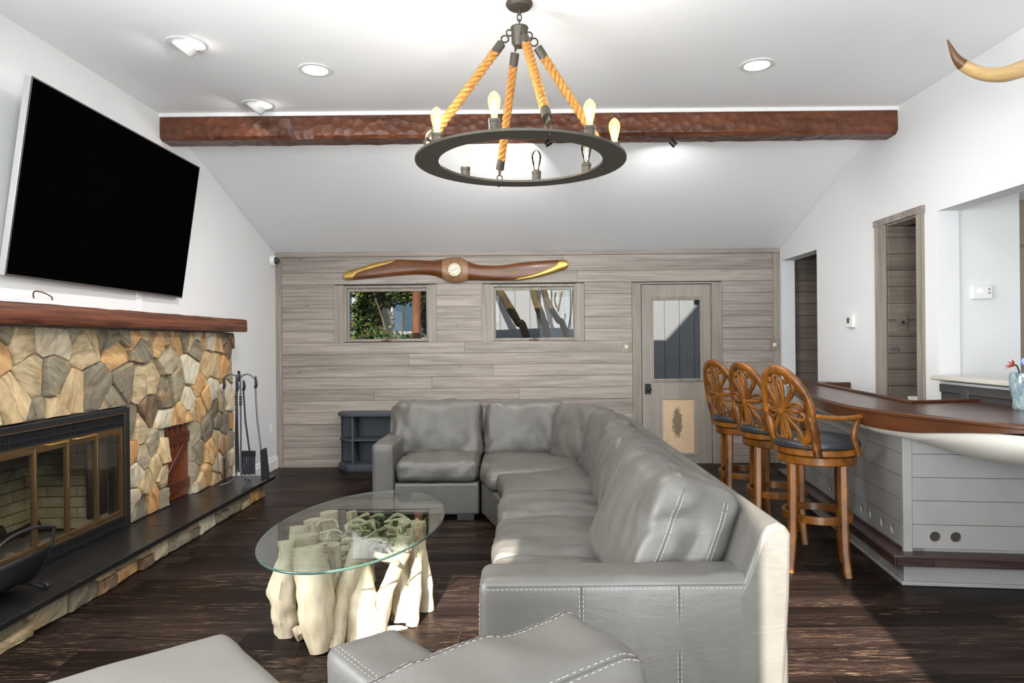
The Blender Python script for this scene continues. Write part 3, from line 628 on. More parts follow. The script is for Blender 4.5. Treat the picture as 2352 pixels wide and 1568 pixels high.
# ------------------------------------------------------------------ fireplace
HZ = 0.18                                    # hearth top
XS = -2.745                                  # mortar face behind the stones
fp = thing('stone_fireplace', 'fieldstone fireplace with black slate hearth along the left wall', 'fireplace')
def clip(poly, n, d):                        # keep p.n <= d
    out = []
    for i in range(len(poly)):
        a, b = poly[i], poly[(i + 1) % len(poly)]; da, db = a[0] * n[0] + a[1] * n[1] - d, b[0] * n[0] + b[1] * n[1] - d
        if da <= 0: out.append(a)
        if da * db < 0: t = da / (da - db); out.append((a[0] + (b[0] - a[0]) * t, a[1] + (b[1] - a[1]) * t))
    return out
def inset(poly, d):
    q = poly
    ar = sum(a[0] * b[1] - b[0] * a[1] for a, b in zip(poly, poly[1:] + poly[:1]))
    sg = 1 if ar > 0 else -1
    for a, b in zip(poly, poly[1:] + poly[:1]):
        ex, ey = b[0] - a[0], b[1] - a[1]; L = math.hypot(ex, ey)
        if L < 1e-6: continue
        nx, ny = sg * ey / L, -sg * ex / L
        q = clip(q, (nx, ny), nx * a[0] + ny * a[1] - d)
        if len(q) < 3: return []
    return q
def stone(poly, base, rg, axis='x', parent=None, hmin=0.025, hmax=0.06):
    p = inset(poly, rg.uniform(0.0015, 0.004))
    if len(p) < 3: return
    pts = []
    for a, b in zip(p, p[1:] + p[:1]):
        L = math.hypot(b[0] - a[0], b[1] - a[1])
        if L < 0.008: continue
        k = max(1, round(L / 0.045))
        for i in range(k): pts.append((a[0] + (b[0] - a[0]) * i / k, a[1] + (b[1] - a[1]) * i / k))
    if len(pts) < 3: return
    cx, cy = sum(q[0] for q in pts) / len(pts), sum(q[1] for q in pts) / len(pts); n = len(pts)
    pts = [(cx + (q[0] - cx) * (1 - s), cy + (q[1] - cy) * (1 - s)) for q in pts for s in (rg.uniform(0, 0.045),)]
    h = rg.uniform(hmin, hmax); tx, ty = rg.uniform(-0.12, 0.12), rg.uniform(-0.12, 0.12)
    v = []; 
    for (s, hh, j) in ((1.0, 0.0, 0), (1.0, h * 0.72, 0.002), (0.975, h * 0.92, 0.003), (0.92, h, 0.004), (0.5, h * 1.02, 0.006)):
        for q in pts:
            a, b = cx + (q[0] - cx) * s, cy + (q[1] - cy) * s
            v.append((base + (hh + (tx * (a - cx) + ty * (b - cy) if hh > h * 0.5 else 0) + rg.uniform(-j, j)), a, b))
    v.append((base + h * 1.05 + rg.uniform(-0.005, 0.005), cx, cy))
    fs = [(k * n + i, k * n + (i + 1) % n, (k + 1) * n + (i + 1) % n, (k + 1) * n + i) for k in range(4) for i in range(n)] + [(4 * n + i, 4 * n + (i + 1) % n, 5 * n) for i in range(n)]
    m = MB().add(v, fs)
    return m.obj('stone', stone_m, parent, smooth=38)
rng = random.Random(21)
FB = (2.72, 4.615, HZ, 0.99)                 # firebox surround
LB = (5.17, 5.585, HZ, 0.775)                # log door
Y0s, Y1s, Z0s, Z1s = 3.05, 6.35, HZ, 1.515
seeds = []
tries = 0
while tries < 9000:
    tries += 1
    s = (rng.uniform(Y0s, Y1s), rng.uniform(Z0s, Z1s)); big = 0.185 if s[1] > 0.95 else 0.15
    if s[1] > 1.44: big = 0.105
    md = big * (0.62 + 0.5 * (0.5 + 0.5 * nz(s[0] * 3, s[1] * 3, 1)))
    if FB[0] < s[0] < FB[1] - 0.0 and s[1] < FB[3]: continue
    if LB[0] < s[0] < LB[1] and s[1] < LB[3]: continue
    if all(math.hypot((s[0] - q[0]), (s[1] - q[1]) * 0.82) > md for q in seeds): seeds.append(s)
for i, s in enumerate(seeds):
    poly = [(Y0s, Z0s), (Y1s, Z0s), (Y1s, Z1s), (Y0s, Z1s)]
    for j, q in enumerate(seeds):
        if i == j or abs(q[0] - s[0]) > 0.6 or abs(q[1] - s[1]) > 0.6: continue
        nx, ny = q[0] - s[0], q[1] - s[1]
        poly = clip(poly, (nx, ny), (q[0] ** 2 + q[1] ** 2 - s[0] ** 2 - s[1] ** 2) / 2)
        if len(poly) < 3: break
    if len(poly) < 3: continue
    for (a, b, c, d) in (FB, LB):
        if any(a < p[0] < b and p[1] < d for p in poly) or (a < s[0] < b and min(p[1] for p in poly) < d):
            if s[1] >= d and a - 0.03 < s[0] < b + 0.03: poly = clip(poly, (0, -1), -d)
            elif s[0] >= b: poly = clip(poly, (-1, 0), -b)
            elif s[0] <= a: poly = clip(poly, (1, 0), a)
            else: poly = clip(poly, (0, -1), -d)
    if len(poly) >= 3: stone(poly, XS, rng, 'x', fp)
mo = MB()
for (a, b, c, d) in ((Y0s, Y1s, 0.99, Z1s), (4.615, 5.17, 0, 0.99), (5.585, Y1s, 0, 0.99), (5.17, 5.585, 0.775, 0.99)): mo.box(XL + 0.001, XS + 0.012, a, b, c, d)
mo.box(XL + 0.001, XL + 0.02, 5.17, 5.585, HZ, 0.775)
mo.obj('mortar_bed', mortar_m, fp)
# end stones round the far corner of the stonework
z = HZ
while z < 1.5:
    h = rng.uniform(0.08, 0.2); 
    m = B(XL + 0.004, XS + 0.02, Y1s - 0.004, Y1s + rng.uniform(0.012, 0.03), z + 0.004, min(z + h, 1.512) - 0.004).obj('stone', stone_m, fp, bevel=0.01); z += h
# hearth: slate slabs and stone riser
ysl = [2.2, 3.55, 4.60, 5.45, 6.35]
ysl[-1] = 6.34
for a, b in zip(ysl[:-1], ysl[1:]):
    B(XL + 0.002, -2.315, a + 0.0012, b - 0.0012, HZ - 0.032, HZ).obj('hearth_slab', slate_m, fp, bevel=0.004)
MB().box(XL + 0.002, -2.43, 2.2, 6.27, 0, HZ - 0.032).obj('hearth_core', mortar_m, fp)
y = 2.6
while y < 6.27:
    L = rng.uniform(0.13, 0.36); y1 = min(y + L, 6.275)
    if 6.275 - y1 < 0.08: y1 = 6.275
    zs = [0.0, 0.147] if rng.random() < 0.5 else [0.0, rng.uniform(0.05, 0.09), 0.147]
    for a, b in zip(zs[:-1], zs[1:]):
        sk = rng.uniform(-0.03, 0.03); stone([(y, a), (y1, a), (y1 + sk * (y1 < 6.2), b), (y + sk * 0.5, b)], -2.432, rng, 'x', fp, 0.03, 0.052)
    y = y1
# mantel
ml = MB(); n = 60
for i in range(n + 1):
    yy = 2.4 + (6.365 - 2.4) * i / n; j = lambda k: 0.004 * nz(yy * 6, k, 3)
    ml.v += [(XL + 0.002, yy, 1.522), (-2.588 + j(1), yy, 1.519 + j(2)), (-2.578 + j(3), yy, 1.53), (-2.578 + j(4), yy, 1.622 + j(5)), (-2.588, yy, 1.634 + j(6)), (XL + 0.002, yy, 1.634)]
ml.f += [(i * 6 + k, i * 6 + (k + 1) % 6, (i + 1) * 6 + (k + 1) % 6, (i + 1) * 6 + k) for i in range(n) for k in range(6)] + [tuple(range(6)), tuple(n * 6 + k for k in range(6))]
tag(ml.obj('mantel_beam', mantel_m, smooth=50), 'thick red brown timber mantel shelf above the stonework', 'mantel')
# fire screen surround: black frame, louvres, brass doors
sr = thing('fireplace_doors', 'black and brass fireplace surround with four folding glass doors', 'fireplace doors', (0, 0, 0))
X0 = XS + 0.012; X1 = -2.672
MB().box(X0, X1, 4.545, 4.615, HZ + 0.001, 0.988).box(X0, X1, 2.72, 4.545, 0.945, 0.988).box(X0, X1, 2.72, 2.79, HZ + 0.001, 0.945).obj('outer_frame', blackiron_m, sr, bevel=0.004)
MB().box(X0, X1 - 0.02, 2.79, 4.545, 0.865, 0.945).box(X0, X1 - 0.02, 2.79, 4.545, HZ + 0.001, 0.262).obj('grille_backing', blackpl_m, sr)
gl_ = MB(); 
for (z0, z1) in ((0.905, 0.940), (0.872, 0.896), (0.216, 0.250), (0.186, 0.206)):
    y = 2.80
    while y < 4.54: gl_.box(X1 - 0.02, X1 - 0.008, y, y + 0.008, z0, z1); y += 0.017
gl_.obj('louvre', blackiron_m, sr)['kind'] = 'stuff'
for zz in (0.90, 0.867, 0.211, 0.257): B(X1 - 0.02, X1 - 0.004, 2.79, 4.545, zz - 0.004, zz + 0.004).obj('grille_rail', blackiron_m, sr)
B(X1 - 0.012, X1 + 0.002, 2.76, 4.562, 0.946, 0.952).obj('brass_strip', brass_m, sr)
B(X1 - 0.012, X1 + 0.002, 4.553, 4.561, 0.26, 0.946).obj('brass_strip', brass_m, sr)
bf = MB().box(X0, X1 - 0.006, 2.79, 4.545, 0.842, 0.863).box(X0, X1 - 0.006, 2.79, 4.545, 0.264, 0.288).box(X0, X1 - 0.006, 4.528, 4.545, 0.288, 0.842)
bf.obj('brass_frame', brass_m, sr, bevel=0.003)
stiles = [2.80, 3.14, 3.43, 3.72, 3.99, 4.265, 4.527]
for i, (a, b) in enumerate(zip(stiles[:-1], stiles[1:])):
    f = MB().box(X1 - 0.02, X1 - 0.004, a + 0.001, a + 0.016, 0.29, 0.84).box(X1 - 0.02, X1 - 0.004, b - 0.016, b - 0.001, 0.29, 0.84)
    f.box(X1 - 0.02, X1 - 0.004, a + 0.016, b - 0.016, 0.29, 0.31).box(X1 - 0.02, X1 - 0.004, a + 0.016, b - 0.016, 0.815, 0.84)
    d = f.obj('glass_door', brass_m, sr, bevel=0.003)
    B(X1 - 0.016, X1 - 0.012, a + 0.016, b - 0.016, 0.31, 0.815).obj('pane', smoke_pane_m, d)
for (a, b) in ((3.80, 3.96), (4.03, 4.23)):
    MB().tube([(X1 - 0.004, a, 0.852), (X1 + 0.018, a, 0.852), (X1 + 0.022, a + 0.02, 0.852), (X1 + 0.022, b - 0.02, 0.852), (X1 + 0.018, b, 0.852), (X1 - 0.004, b, 0.852)], 0.006, 8).obj('door_pull', brassb_m, sr, smooth=60)
# firebox interior
fx = thing('firebox', 'sooty yellow brick firebox behind the glass doors', 'firebox')
MB().box(-3.42, -3.32, 2.65, 4.65, 0, 1.2).obj('back_lining', soot_m, fx)
MB().box(-3.42, XL - 0.151, 4.58, 4.68, 0, 1.2).box(-3.42, XL - 0.151, 2.62, 2.72, 0, 1.2).box(-3.42, XL - 0.151, 2.62, 4.68, 1.1, 1.2).box(-3.42, XS + 0.01, 2.72, 4.6, 0.0, HZ - 0.034).obj('side_lining', soot_m, fx)
MB().box(XL - 0.15, XS + 0.01, 4.58, 4.612, HZ, 0.985).box(XL - 0.15, XS + 0.01, 2.72, 4.58, 0.985, 0.99).obj('throat_lining', soot_m, fx)
z = HZ; r_i = 0
while z < 0.98:
    y = 2.74 - (0.11 if r_i % 2 else 0)
    while y < 4.57:
        a, b = max(y, 2.73), min(y + 0.215, 4.575)
        if b - a > 0.03: B(-3.32, -3.30 + rng.uniform(-0.003, 0.003), a + 0.003, b - 0.003, z + 0.003, z + 0.068).obj('brick', brick_m, fx)
        y += 0.22
    x = -3.30
    if r_i % 2: B(-3.297, -3.202, 4.555, 4.58, z + 0.003, z + 0.068).obj('brick', brick_m, fx); x = -3.20
    while x < XL - 0.02:
        b = min(x + 0.2, XL - 0.002)
        if b - x > 0.03: B(x + 0.003, b, 4.555, 4.58, z + 0.003, z + 0.068).obj('brick', brick_m, fx)
        x += 0.205
    z += 0.072; r_i += 1
ab = MB(); nx_, ny_ = 18, 44
for i in range(nx_ + 1):
    for j in range(ny_ + 1):
        xx, yy = -3.30 + 0.5 * i / nx_, 2.75 + 1.8 * j / ny_
        ab.v.append((xx, yy, HZ - 0.03 + 0.05 * math.sin(PI * i / nx_) * (0.6 + nz(xx * 7, yy * 7, 0)) + 0.025 * nz(xx * 22, yy * 22, 3)))
ab.f += [(i * (ny_ + 1) + j, i * (ny_ + 1) + j + 1, (i + 1) * (ny_ + 1) + j + 1, (i + 1) * (ny_ + 1) + j) for i in range(nx_) for j in range(ny_)]
o = ab.obj('ash_bed', ash_m, smooth=60); tag(o, 'grey ash heap on the firebox floor', 'ash', kind='stuff')
for k, (p, q, r_) in enumerate((((-3.2, 3.72, 0.26), (-3.05, 3.98, 0.33), 0.035), ((-3.12, 3.95, 0.24), (-3.0, 4.2, 0.31), 0.026), ((-3.15, 3.45, 0.25), (-2.98, 3.8, 0.27), 0.04))):
    P = [Vector(p).lerp(Vector(q), i / 6) + Vector((0, 0, 0.01 * nz(i, k, 0))) for i in range(7)]
    tag(MB().tube(P, [r_ * (1 + 0.25 * nz(i * 1.3, k, 2)) for i in range(7)], 7).obj('charred_log', char_m), ('charred log end leaning at the back of the ash', 'small charred stick lying across the ash on the right', 'thick charred log lying in the ash behind the left pane')[k], 'log', 'burnt logs')
for (yc, sd, lab) in ((3.44, 1, 'brownish pleated mesh spark curtain gathered on the left'), (4.43, -1, 'dark mesh spark curtain gathered at the right of the firebox')):
    m = MB(); n = 40
    for i in range(n + 1):
        yy = yc - 0.10 + 0.2 * i / n; xx = -2.79 + 0.02 * math.sin(i * 1.25)
        m.v += [(xx, yy - (0.05 if sd < 0 else 0.0) * 0, 0.84), (xx - 0.012, yy + (0.03 if sd < 0 else 0.0), 0.29)]
    m.f += [(2 * i, 2 * i + 1, 2 * i + 3, 2 * i + 2) for i in range(n)]
    o = m.obj('spark_curtain', plain('chain_mesh', lin(74, 62, 54), 0.5, 0.5, var=0.5, vscale=160), smooth=80); so = o.modifiers.new('solid', 'SOLIDIFY'); so.thickness = 0.003
    tag(o, lab, 'spark curtain', 'spark curtains')
# log door in the stonework
ld = thing('log_box_door', 'small red brown plank door set in the stonework', 'cupboard door', (XL + 0.02, 5.378, HZ))
for i in range(5): B(0.002, 0.022, -0.205 + i * 0.082 + 0.0015, -0.205 + (i + 1) * 0.082 - 0.0015, 0.004, 0.592).obj('plank', cabinwood_m, ld, bevel=0.003)
for zz in (0.06, 0.44): B(0.022, 0.04, -0.203, 0.203, zz, zz + 0.085).obj('rail', cabinrail_m, ld, bevel=0.003)
MB().bar([(0.03, -0.17, 0.165), (0.03, 0.15, 0.425)], 0.07, 0.016, up=(1, 0, 0)).obj('brace', cabinrail_m, ld)

# ------------------------------------------------------------------ fire tools, log cradle
ts = thing('fire_tool_stand', 'grey iron fire tool stand with tripod feet on the hearth end', 'tool stand', (-2.475, 5.92, HZ))
for a in (200, 330, 80):
    ca, sa = math.cos(R(a)), math.sin(R(a)); q = (ca * 0.022, sa * 0.022)
    MB().bar(spline([(q[0], q[1], 0.96), (q[0], q[1], 0.5), (q[0], q[1], 0.14), (ca * 0.06, sa * 0.06, 0.045), (ca * 0.16, sa * 0.16, 0.008)], 6), 0.013, 0.010).obj('leg', steel_m, ts)
    for k in range(4): MB().lathe([(0.0, -0.008), (0.012, -0.005), (0.014, 0), (0.012, 0.005), (0, 0.008)], 10, (q[0], q[1], 0.70 + k * 0.022)).obj('bead', blackiron_m, ts)
for a in (5, 185, 95, 275):
    ca, sa = math.cos(R(a)), math.sin(R(a)); rr = 0.135 if a in (5, 185) else 0.05
    MB().tube([(ca * rr * s, sa * rr * s, z) for s, z in ((0.1, 0.93), (0.25, 0.955), (0.5, 0.965), (0.75, 0.955), (0.95, 0.93), (1.0, 0.925), (1.08, 0.945))], 0.0065, 7).obj('hook_arm', steel_m, ts, smooth=60)
MB().lathe([(0.012, 0.90), (0.016, 0.93), (0.01, 0.97), (0.014, 0.985), (0, 1.0)], 10).obj('finial', blackiron_m, ts)
def tool(name, label, off, top=0.93, bend=(0, 0)):
    return thing(name, label, 'fire tool', (-2.475 + off[0], 5.92 + off[1], HZ), 0, 'hanging fire tools')
def handle(t, z0, z1, b=(0, 0), m=steel_m):
    MB().tube([(0, 0, z1), (b[0] * 0.3, b[1] * 0.3, (z0 + z1) / 2), (b[0], b[1], z0)], 0.0075, 7).obj('shaft', m, t)
    MB().tube([(0, 0, z1 - 0.01), (0.008, 0, z1 + 0.02), (0.004, 0, z1 + 0.075), (0, 0, z1 + 0.08)], [0.013, 0.014, 0.011, 0.006], 8).obj('grip', blackiron_m, t, smooth=60)
t = tool('fire_poker', 'slim grey fire poker hanging against the stonework', (-0.125, -0.02)); handle(t, 0.24, 0.85)
MB().tube([(0, 0, 0.24), (0.002, 0, 0.1), (0, 0, 0.03)], [0.0075, 0.007, 0.002], 7).obj('point', blackiron_m, t); MB().tube([(0, 0, 0.16), (0.012, 0, 0.13), (0.008, 0, 0.12)], 0.006, 6).obj('barb', blackiron_m, t)
t = tool('ash_shovel', 'grey fire shovel with flat blade hanging on the right hook', (0.135, 0.02)); handle(t, 0.30, 0.85, (0.045, 0.0))
MB().prism([(-0.028, 0.30), (0.028, 0.32), (0.055, 0.04), (-0.02, 0.03)], 'y', -0.006, 0.006).xf(Matrix.Translation((0.065, 0, 0)) @ Matrix.Rotation(R(40), 4, 'Z')).obj('blade', blackiron_m, t, bevel=0.003)
t = tool('hearth_brush', 'dark bristled hearth brush hanging beside the shovel', (0.02, 0.045)); handle(t, 0.28, 0.83, (0.05, 0.0), blackiron_m)
MB().box(-0.03, 0.10, -0.012, 0.012, 0.24, 0.29).obj('brush_head', blackiron_m, t, bevel=0.004)
br_ = MB(); rg = random.Random(3)
for i in range(150):
    x = rg.uniform(-0.028, 0.098); yy = rg.uniform(-0.012, 0.012); br_.tube([(x, yy, 0.245), (x + rg.uniform(-0.008, 0.008), yy * 1.8, rg.uniform(0.075, 0.1))], 0.0022, 3)
br_.obj('bristle', plain('bristle', lin(66, 68, 74), 0.7), t)['kind'] = 'stuff'
t = tool('fire_tongs', 'dark fire tongs hanging at the front of the stand', (0.0, -0.045)); handle(t, 0.12, 0.83, (0.012, 0.0), blackiron_m)
MB().tube([(0, -0.002, 0.8), (-0.012, -0.006, 0.45), (-0.01, -0.004, 0.12)], 0.007, 7).obj('arm', blackiron_m, t)

lc = thing('log_cradle', 'curved black metal log cradle on the hearth at the left edge', 'log holder', (-2.555, 3.235, HZ))
U = lambda rx, zb, a: (rx * math.sin(a), zb + 0.36 * (1 - math.cos(a)))
an = [(-1.42 + 2.84 * i / 28) for i in range(29)]
m = MB(); half = 0.19
for i, a in enumerate(an[3:-3]):
    x, z = 0.185 * math.sin(a) / math.sin(1.42), 0.035 + 0.33 * (1 - math.cos(a)) * 1.0
    m.v += [(x, -half, z), (x, half, z)]
m.f += [(2 * i, 2 * i + 1, 2 * i + 3, 2 * i + 2) for i in range(len(an) - 7)]
o = m.obj('curved_sheet', plain('hammered_iron', lin(52, 53, 56), 0.4, 0.5, var=0.15, bump=0.3, bscale=25), lc, smooth=80); so = o.modifiers.new('solid', 'SOLIDIFY'); so.thickness = 0.004
for yy in (-half, half):
    MB().tube([(0.185 * math.sin(a) / math.sin(1.42), yy, 0.035 + 0.33 * (1 - math.cos(a))) for a in an], 0.008, 8).obj('rim_rod', blackiron_m, lc, smooth=60)
for sx in (-1, 1): MB().tube(spline([(sx * 0.185, -half, 0.315), (sx * 0.178, -0.1, 0.34), (sx * 0.176, 0, 0.348), (sx * 0.178, 0.1, 0.34), (sx * 0.185, half, 0.315)], 5), 0.008, 8).obj('handle_rod', blackiron_m, lc, smooth=60)
for yy in (-half, half): MB().tube(spline([(-0.13, yy, 0.008), (-0.06, yy, 0.03), (0, yy, 0.034), (0.06, yy, 0.03), (0.13, yy, 0.008), (0.15, yy, 0.02), (0.135, yy, 0.03)], 5), 0.009, 8).obj('foot', blackiron_m, lc, smooth=60)

# ------------------------------------------------------------------ television and little things on the left wall
tv = bpy.data.objects.new('television', None); C.objects.link(tv); tag(tv, 'large black-screen flat television tilted forward above the mantel', 'television')
W_ = 1.88; H_ = W_ * 9 / 16; sf = 1.88 / 1.66
ctr = Vector((-2.356 * sf, 4.017 * sf, 1.406 + (2.205 - 1.406) * sf))
tv.matrix_world = Matrix.Translation(ctr) @ Matrix.Rotation(R(90.3), 4, 'Z') @ Matrix.Rotation(R(8.3), 4, 'X')
a, b = W_ / 2 + 0.006, H_ / 2 + 0.006
MB().box(-a, a, 0.004, 0.042, -b, b).obj('cabinet', silver_m, tv, bevel=0.004)
MB().box(-a, a, 0.0, 0.0045, -b, -b + 0.012).box(-a, a, 0.0, 0.0045, b - 0.008, b).box(-a, -a + 0.007, 0.0, 0.0045, -b + 0.012, b - 0.008).box(a - 0.007, a, 0, 0.0045, -b + 0.012, b - 0.008).obj('bezel', plain('dark_bezel', lin(92, 88, 86), 0.35, 0.5), tv)
MB().box(-a + 0.007, a - 0.007, 0.001, 0.006, -b + 0.012, b - 0.008).obj('screen', screen_m, tv)
MB().box(-0.25, 0.25, 0.042, 0.10, -0.2, 0.2).obj('wall_bracket', blackpl_m, tv)
rc = B(XL, XL + 0.012, 4.92, 4.99, 1.634, 1.80).obj('cable_cover', whitepl_m, bevel=0.003); tag(rc, 'white cable cover strip on the wall below the television', 'cable cover')
pw = thing('router_box', 'small white box with a looped brown cord on the mantel', 'electronics', (-2.68, 3.79, 1.634))
B(-0.04, 0.04, -0.12, 0.09, 0, 0.03).obj('case', whitepl_m, pw, bevel=0.008)
MB().tube(spline([(0.0, -0.06, 0.028), (0.0, -0.065, 0.06), (0.0, -0.045, 0.075), (0.0, 0.02, 0.07), (0.0, 0.07, 0.055), (0.0, 0.085, 0.045), (0.0, 0.08, 0.028)], 5), 0.004, 6).obj('cord', plain('brown_cord', lin(84, 58, 40), 0.6), pw, smooth=60)
sc_ = thing('security_camera', 'white dome security camera high in the left corner', 'camera', (XL, 7.60, 2.335))
MB().lathe([(0.0, 0), (0.06, 0), (0.06, 0.022), (0.052, 0.045), (0, 0.045)], 24, (0, 0, 0), 'x').obj('housing', whitepl_m, sc_, smooth=50)
MB().lathe([(0.042, 0.045), (0.041, 0.06), (0.033, 0.078), (0.018, 0.088), (0, 0.091)], 24, (0, 0, 0), 'x').obj('dome', plain('dark_dome', lin(60, 58, 56), 0.1), sc_, smooth=60)
ol = thing('wall_outlet', 'white outlet plate low on the left wall by the corner', 'outlet', (XL, 7.55, 0.47))
B(0, 0.006, -0.036, 0.036, -0.058, 0.058).obj('plate', whitepl_m, ol, bevel=0.002)
for zz in (-0.024, 0.024): B(0.006, 0.009, -0.017, 0.017, zz - 0.016, zz + 0.016).obj('socket', trim_m, ol, bevel=0.004)
for (x, z, lab) in ((1.187, 1.332, 'grey dimmer plate with round cream knob left of the back door'), (2.858, 1.340, 'grey dimmer plate with round cream knob at the right end of the plank wall')):
    s = thing('dimmer_switch', lab, 'switch', (x, YB - 0.004 - (0.012 if x > 2 else 0), z), 0, 'dimmer switches')
    B(-0.058, 0.058, -0.008, 0.0, -0.06, 0.06).obj('plate', boardv_m, s, bevel=0.002)
    MB().lathe([(0.0, -0.03), (0.02, -0.029), (0.024, -0.024), (0.024, -0.008), (0, -0.008)], 18, (-0.01 if x < 2 else 0.0, 0, 0), 'y').obj('knob', beige_m, s, smooth=50)
th = thing('thermostat', 'small white thermostat with dark display beside the tall doorway', 'thermostat', (XR, 6.03, 1.56))
B(-0.028, 0, -0.058, 0.058, -0.058, 0.055).obj('case', whitepl_m, th, bevel=0.005); B(-0.03, -0.027, 0.0, 0.04, -0.02, 0.03).obj('display', lcd_m, th)
for k in range(2): B(-0.031, -0.027, -0.03, -0.018, -0.015 + k * 0.025, -0.003 + k * 0.025).obj('button', beige_m, th)
th = thing('thermostat', 'wide white thermostat with lit display on the kitchen wall', 'thermostat', (3.236, 4.80, 1.722))
B(-0.072, 0.072, -0.03, 0, -0.05, 0.05).obj('case', whitepl_m, th, bevel=0.008); B(-0.042, 0.0, -0.0315, -0.029, -0.004, 0.024).obj('display', lcdlit_m, th)
for k in range(2): MB().lathe([(0.008, -0.033), (0.008, -0.028), (0.0, -0.028)], 12, (0.045, 0, -0.005 + k * 0.026), 'y').obj('button', plain('grey_button', lin(150, 150, 150), 0.4), th)
ks = thing('closet_switch', 'dark toggle switch plate on the closet planks', 'switch', (3.0, 5.44, 1.53))
B(-0.0, 0.085, -0.008, 0, -0.06, 0.06).obj('plate', hallboard_m, ks, bevel=0.002); B(0.036, 0.048, -0.02, -0.008, -0.012, 0.012).obj('toggle', blackiron_m, ks)
kh = thing('wall_hook', 'small grey hook on the closet planks below the switch', 'hook', (2.985, 5.44, 1.31))
MB().tube([(0, -0.002, 0.01), (0.0, -0.03, -0.01), (0, -0.035, 0.012)], 0.006, 6).box(-0.03, 0.03, -0.006, 0, 0.0, 0.02).obj('prong', steel_m, kh)
# tall taupe cabinet in the kitchen
kc = thing('kitchen_cabinet', 'tall taupe kitchen cabinet at the right edge of the photo', 'cabinet', (3.9, 5.25, 0))
B(-0.36, 0.36, -0.30, 0.30, 0, 2.4).obj('carcass', cab_m, kc)
for (z0, z1) in ((0.1, 1.2), (1.22, 2.05), (2.07, 2.39)):
    d = B(-0.355, -0.003, -0.322, -0.301, z0, z1).obj('door', cab_m, kc, bevel=0.004); MB().tube([(-0.04, -0.345, (z0 + z1) / 2 - 0.06), (-0.04, -0.345, (z0 + z1) / 2 + 0.06)], 0.006, 8).obj('handle', blackiron_m, d)
    d = B(0.003, 0.355, -0.322, -0.301, z0, z1).obj('door', cab_m, kc, bevel=0.004)

# ------------------------------------------------------------------ propeller clock
pc = thing('propeller_clock', 'varnished wooden aeroplane propeller with brass tips and a clock hub', 'wall clock', (0, 0, 0))
def pxz(x, y): x, y = 740 + x / 3.675, 560 + y / 3.675; u, v = x - 1200, 784 - y; return ((u + v * 0.0096) / 202, 1.406 + (v - u * 0.0096) / 202)
def interp(P, x):
    if x <= P[0][0]: return P[0][1]
    for a, b in zip(P[:-1], P[1:]):
        if a[0] <= x <= b[0]:
            t = (x - a[0]) / (b[0] - a[0]); return a[1] + (b[1] - a[1]) * t
    return P[-1][1]
def sm(P): return [tuple(p[:2]) for p in spline([(a, b, 0) for a, b in P], 6)]
up_ = sm([(182, 268), (192, 248), (220, 234), (330, 200), (430, 170), (540, 147), (640, 134), (800, 138), (930, 142), (1000, 134), (1060, 120), (1125, 114), (1180, 122), (1225, 145), (1280, 168), (1350, 181), (1500, 183), (1700, 157), (1880, 143), (1990, 138), (2040, 137), (2066, 148), (2078, 170)])
lo_ = sm([(182, 272), (192, 296), (210, 306), (270, 303), (420, 290), (560, 277), (700, 263), (800, 258), (900, 262), (970, 277), (1020, 298), (1060, 320), (1125, 334), (1180, 325), (1230, 310), (1300, 309), (1400, 311), (1640, 311), (1700, 304), (1800, 287), (1900, 262), (2000, 232), (2066, 204), (2078, 174)])
YP = YB - 0.02
def blade(x0, x1, fu, fl, n, thick, m, name, lift=0.0, back=True):
    mb = MB(); k = 9
    for i in range(n + 1):
        x = x0 + (x1 - x0) * i / n; a, b = fu(x), fl(x)
        for q in range(k):
            t = q / (k - 1); y = a + (b - a) * t; wx, wz = pxz(x, y)
            T = thick(x); mb.v.append((wx, YP - lift - T * (1 - (2 * t - 1) ** 2) ** 0.5, wz))
        for q in (k - 1, 0):
            wx, wz = pxz(x, a if q == 0 else b); mb.v.append((wx, YP, wz))
    kk = k + 2
    mb.f += [(i * kk + q, i * kk + (q + 1) % kk, (i + 1) * kk + (q + 1) % kk, (i + 1) * kk + q) for i in range(n) for q in range(kk)] + [tuple(range(kk)), tuple(n * kk + q for q in range(kk))]
    return mb.obj(name, m, pc, smooth=55)
thk = lambda x: 0.02 + 0.045 * math.exp(-((x - 1125) / 260) ** 2)
fu, fl = (lambda x: interp(up_, x)), (lambda x: interp(lo_, x))
blade(183, 1020, fu, fl, 60, thk, prop_m, 'blade'); blade(1230, 2077, fu, fl, 60, thk, prop_m, 'blade')
blade(1018, 1232, fu, fl, 26, thk, prophub_m, 'hub', 0.001)
bl_ = sm([(182, 275), (230, 308), (268, 303), (300, 262), (420, 222), (540, 188), (600, 165), (632, 134)])
plabel(blade(183, 631, lambda x: fu(x) - 1, lambda x: min(fl(x) + 1, interp(bl_, x) if x > 268 else 999), 40, lambda x: thk(x) + 0.003, brassb_m, 'tip_sheath', 0.0015), 'riveted brass leading-edge sheath')
bu_ = sm([(1630, 310), (1660, 285), (1720, 272), (1820, 240), (1900, 205), (1960, 172), (1998, 140)])
plabel(blade(1631, 2077, lambda x: max(fu(x) - 1, interp(bu_, x) if x < 1998 else -9), lambda x: fl(x) + 1, 40, lambda x: thk(x) + 0.003, brassb_m, 'tip_sheath', 0.0015), 'polished brass leading-edge sheath')
cx, cz = pxz(1125, 224); yf = YP - 0.068
MB().lathe([(0.0, 0.0), (0.078, 0.0), (0.083, -0.006), (0.078, -0.014), (0.073, -0.012), (0.073, -0.006), (0, -0.006)], 40, (cx, yf, cz), 'y').obj('clock_bezel', brassb_m, pc, smooth=40)
fc = MB().lathe([(0.0, -0.009), (0.072, -0.009), (0.072, -0.002), (0, -0.002)], 40, (cx, yf, cz), 'y').obj('clock_face', clock_m, pc)
dark_m = plain('clock_ink', lin(70, 60, 50), 0.5)
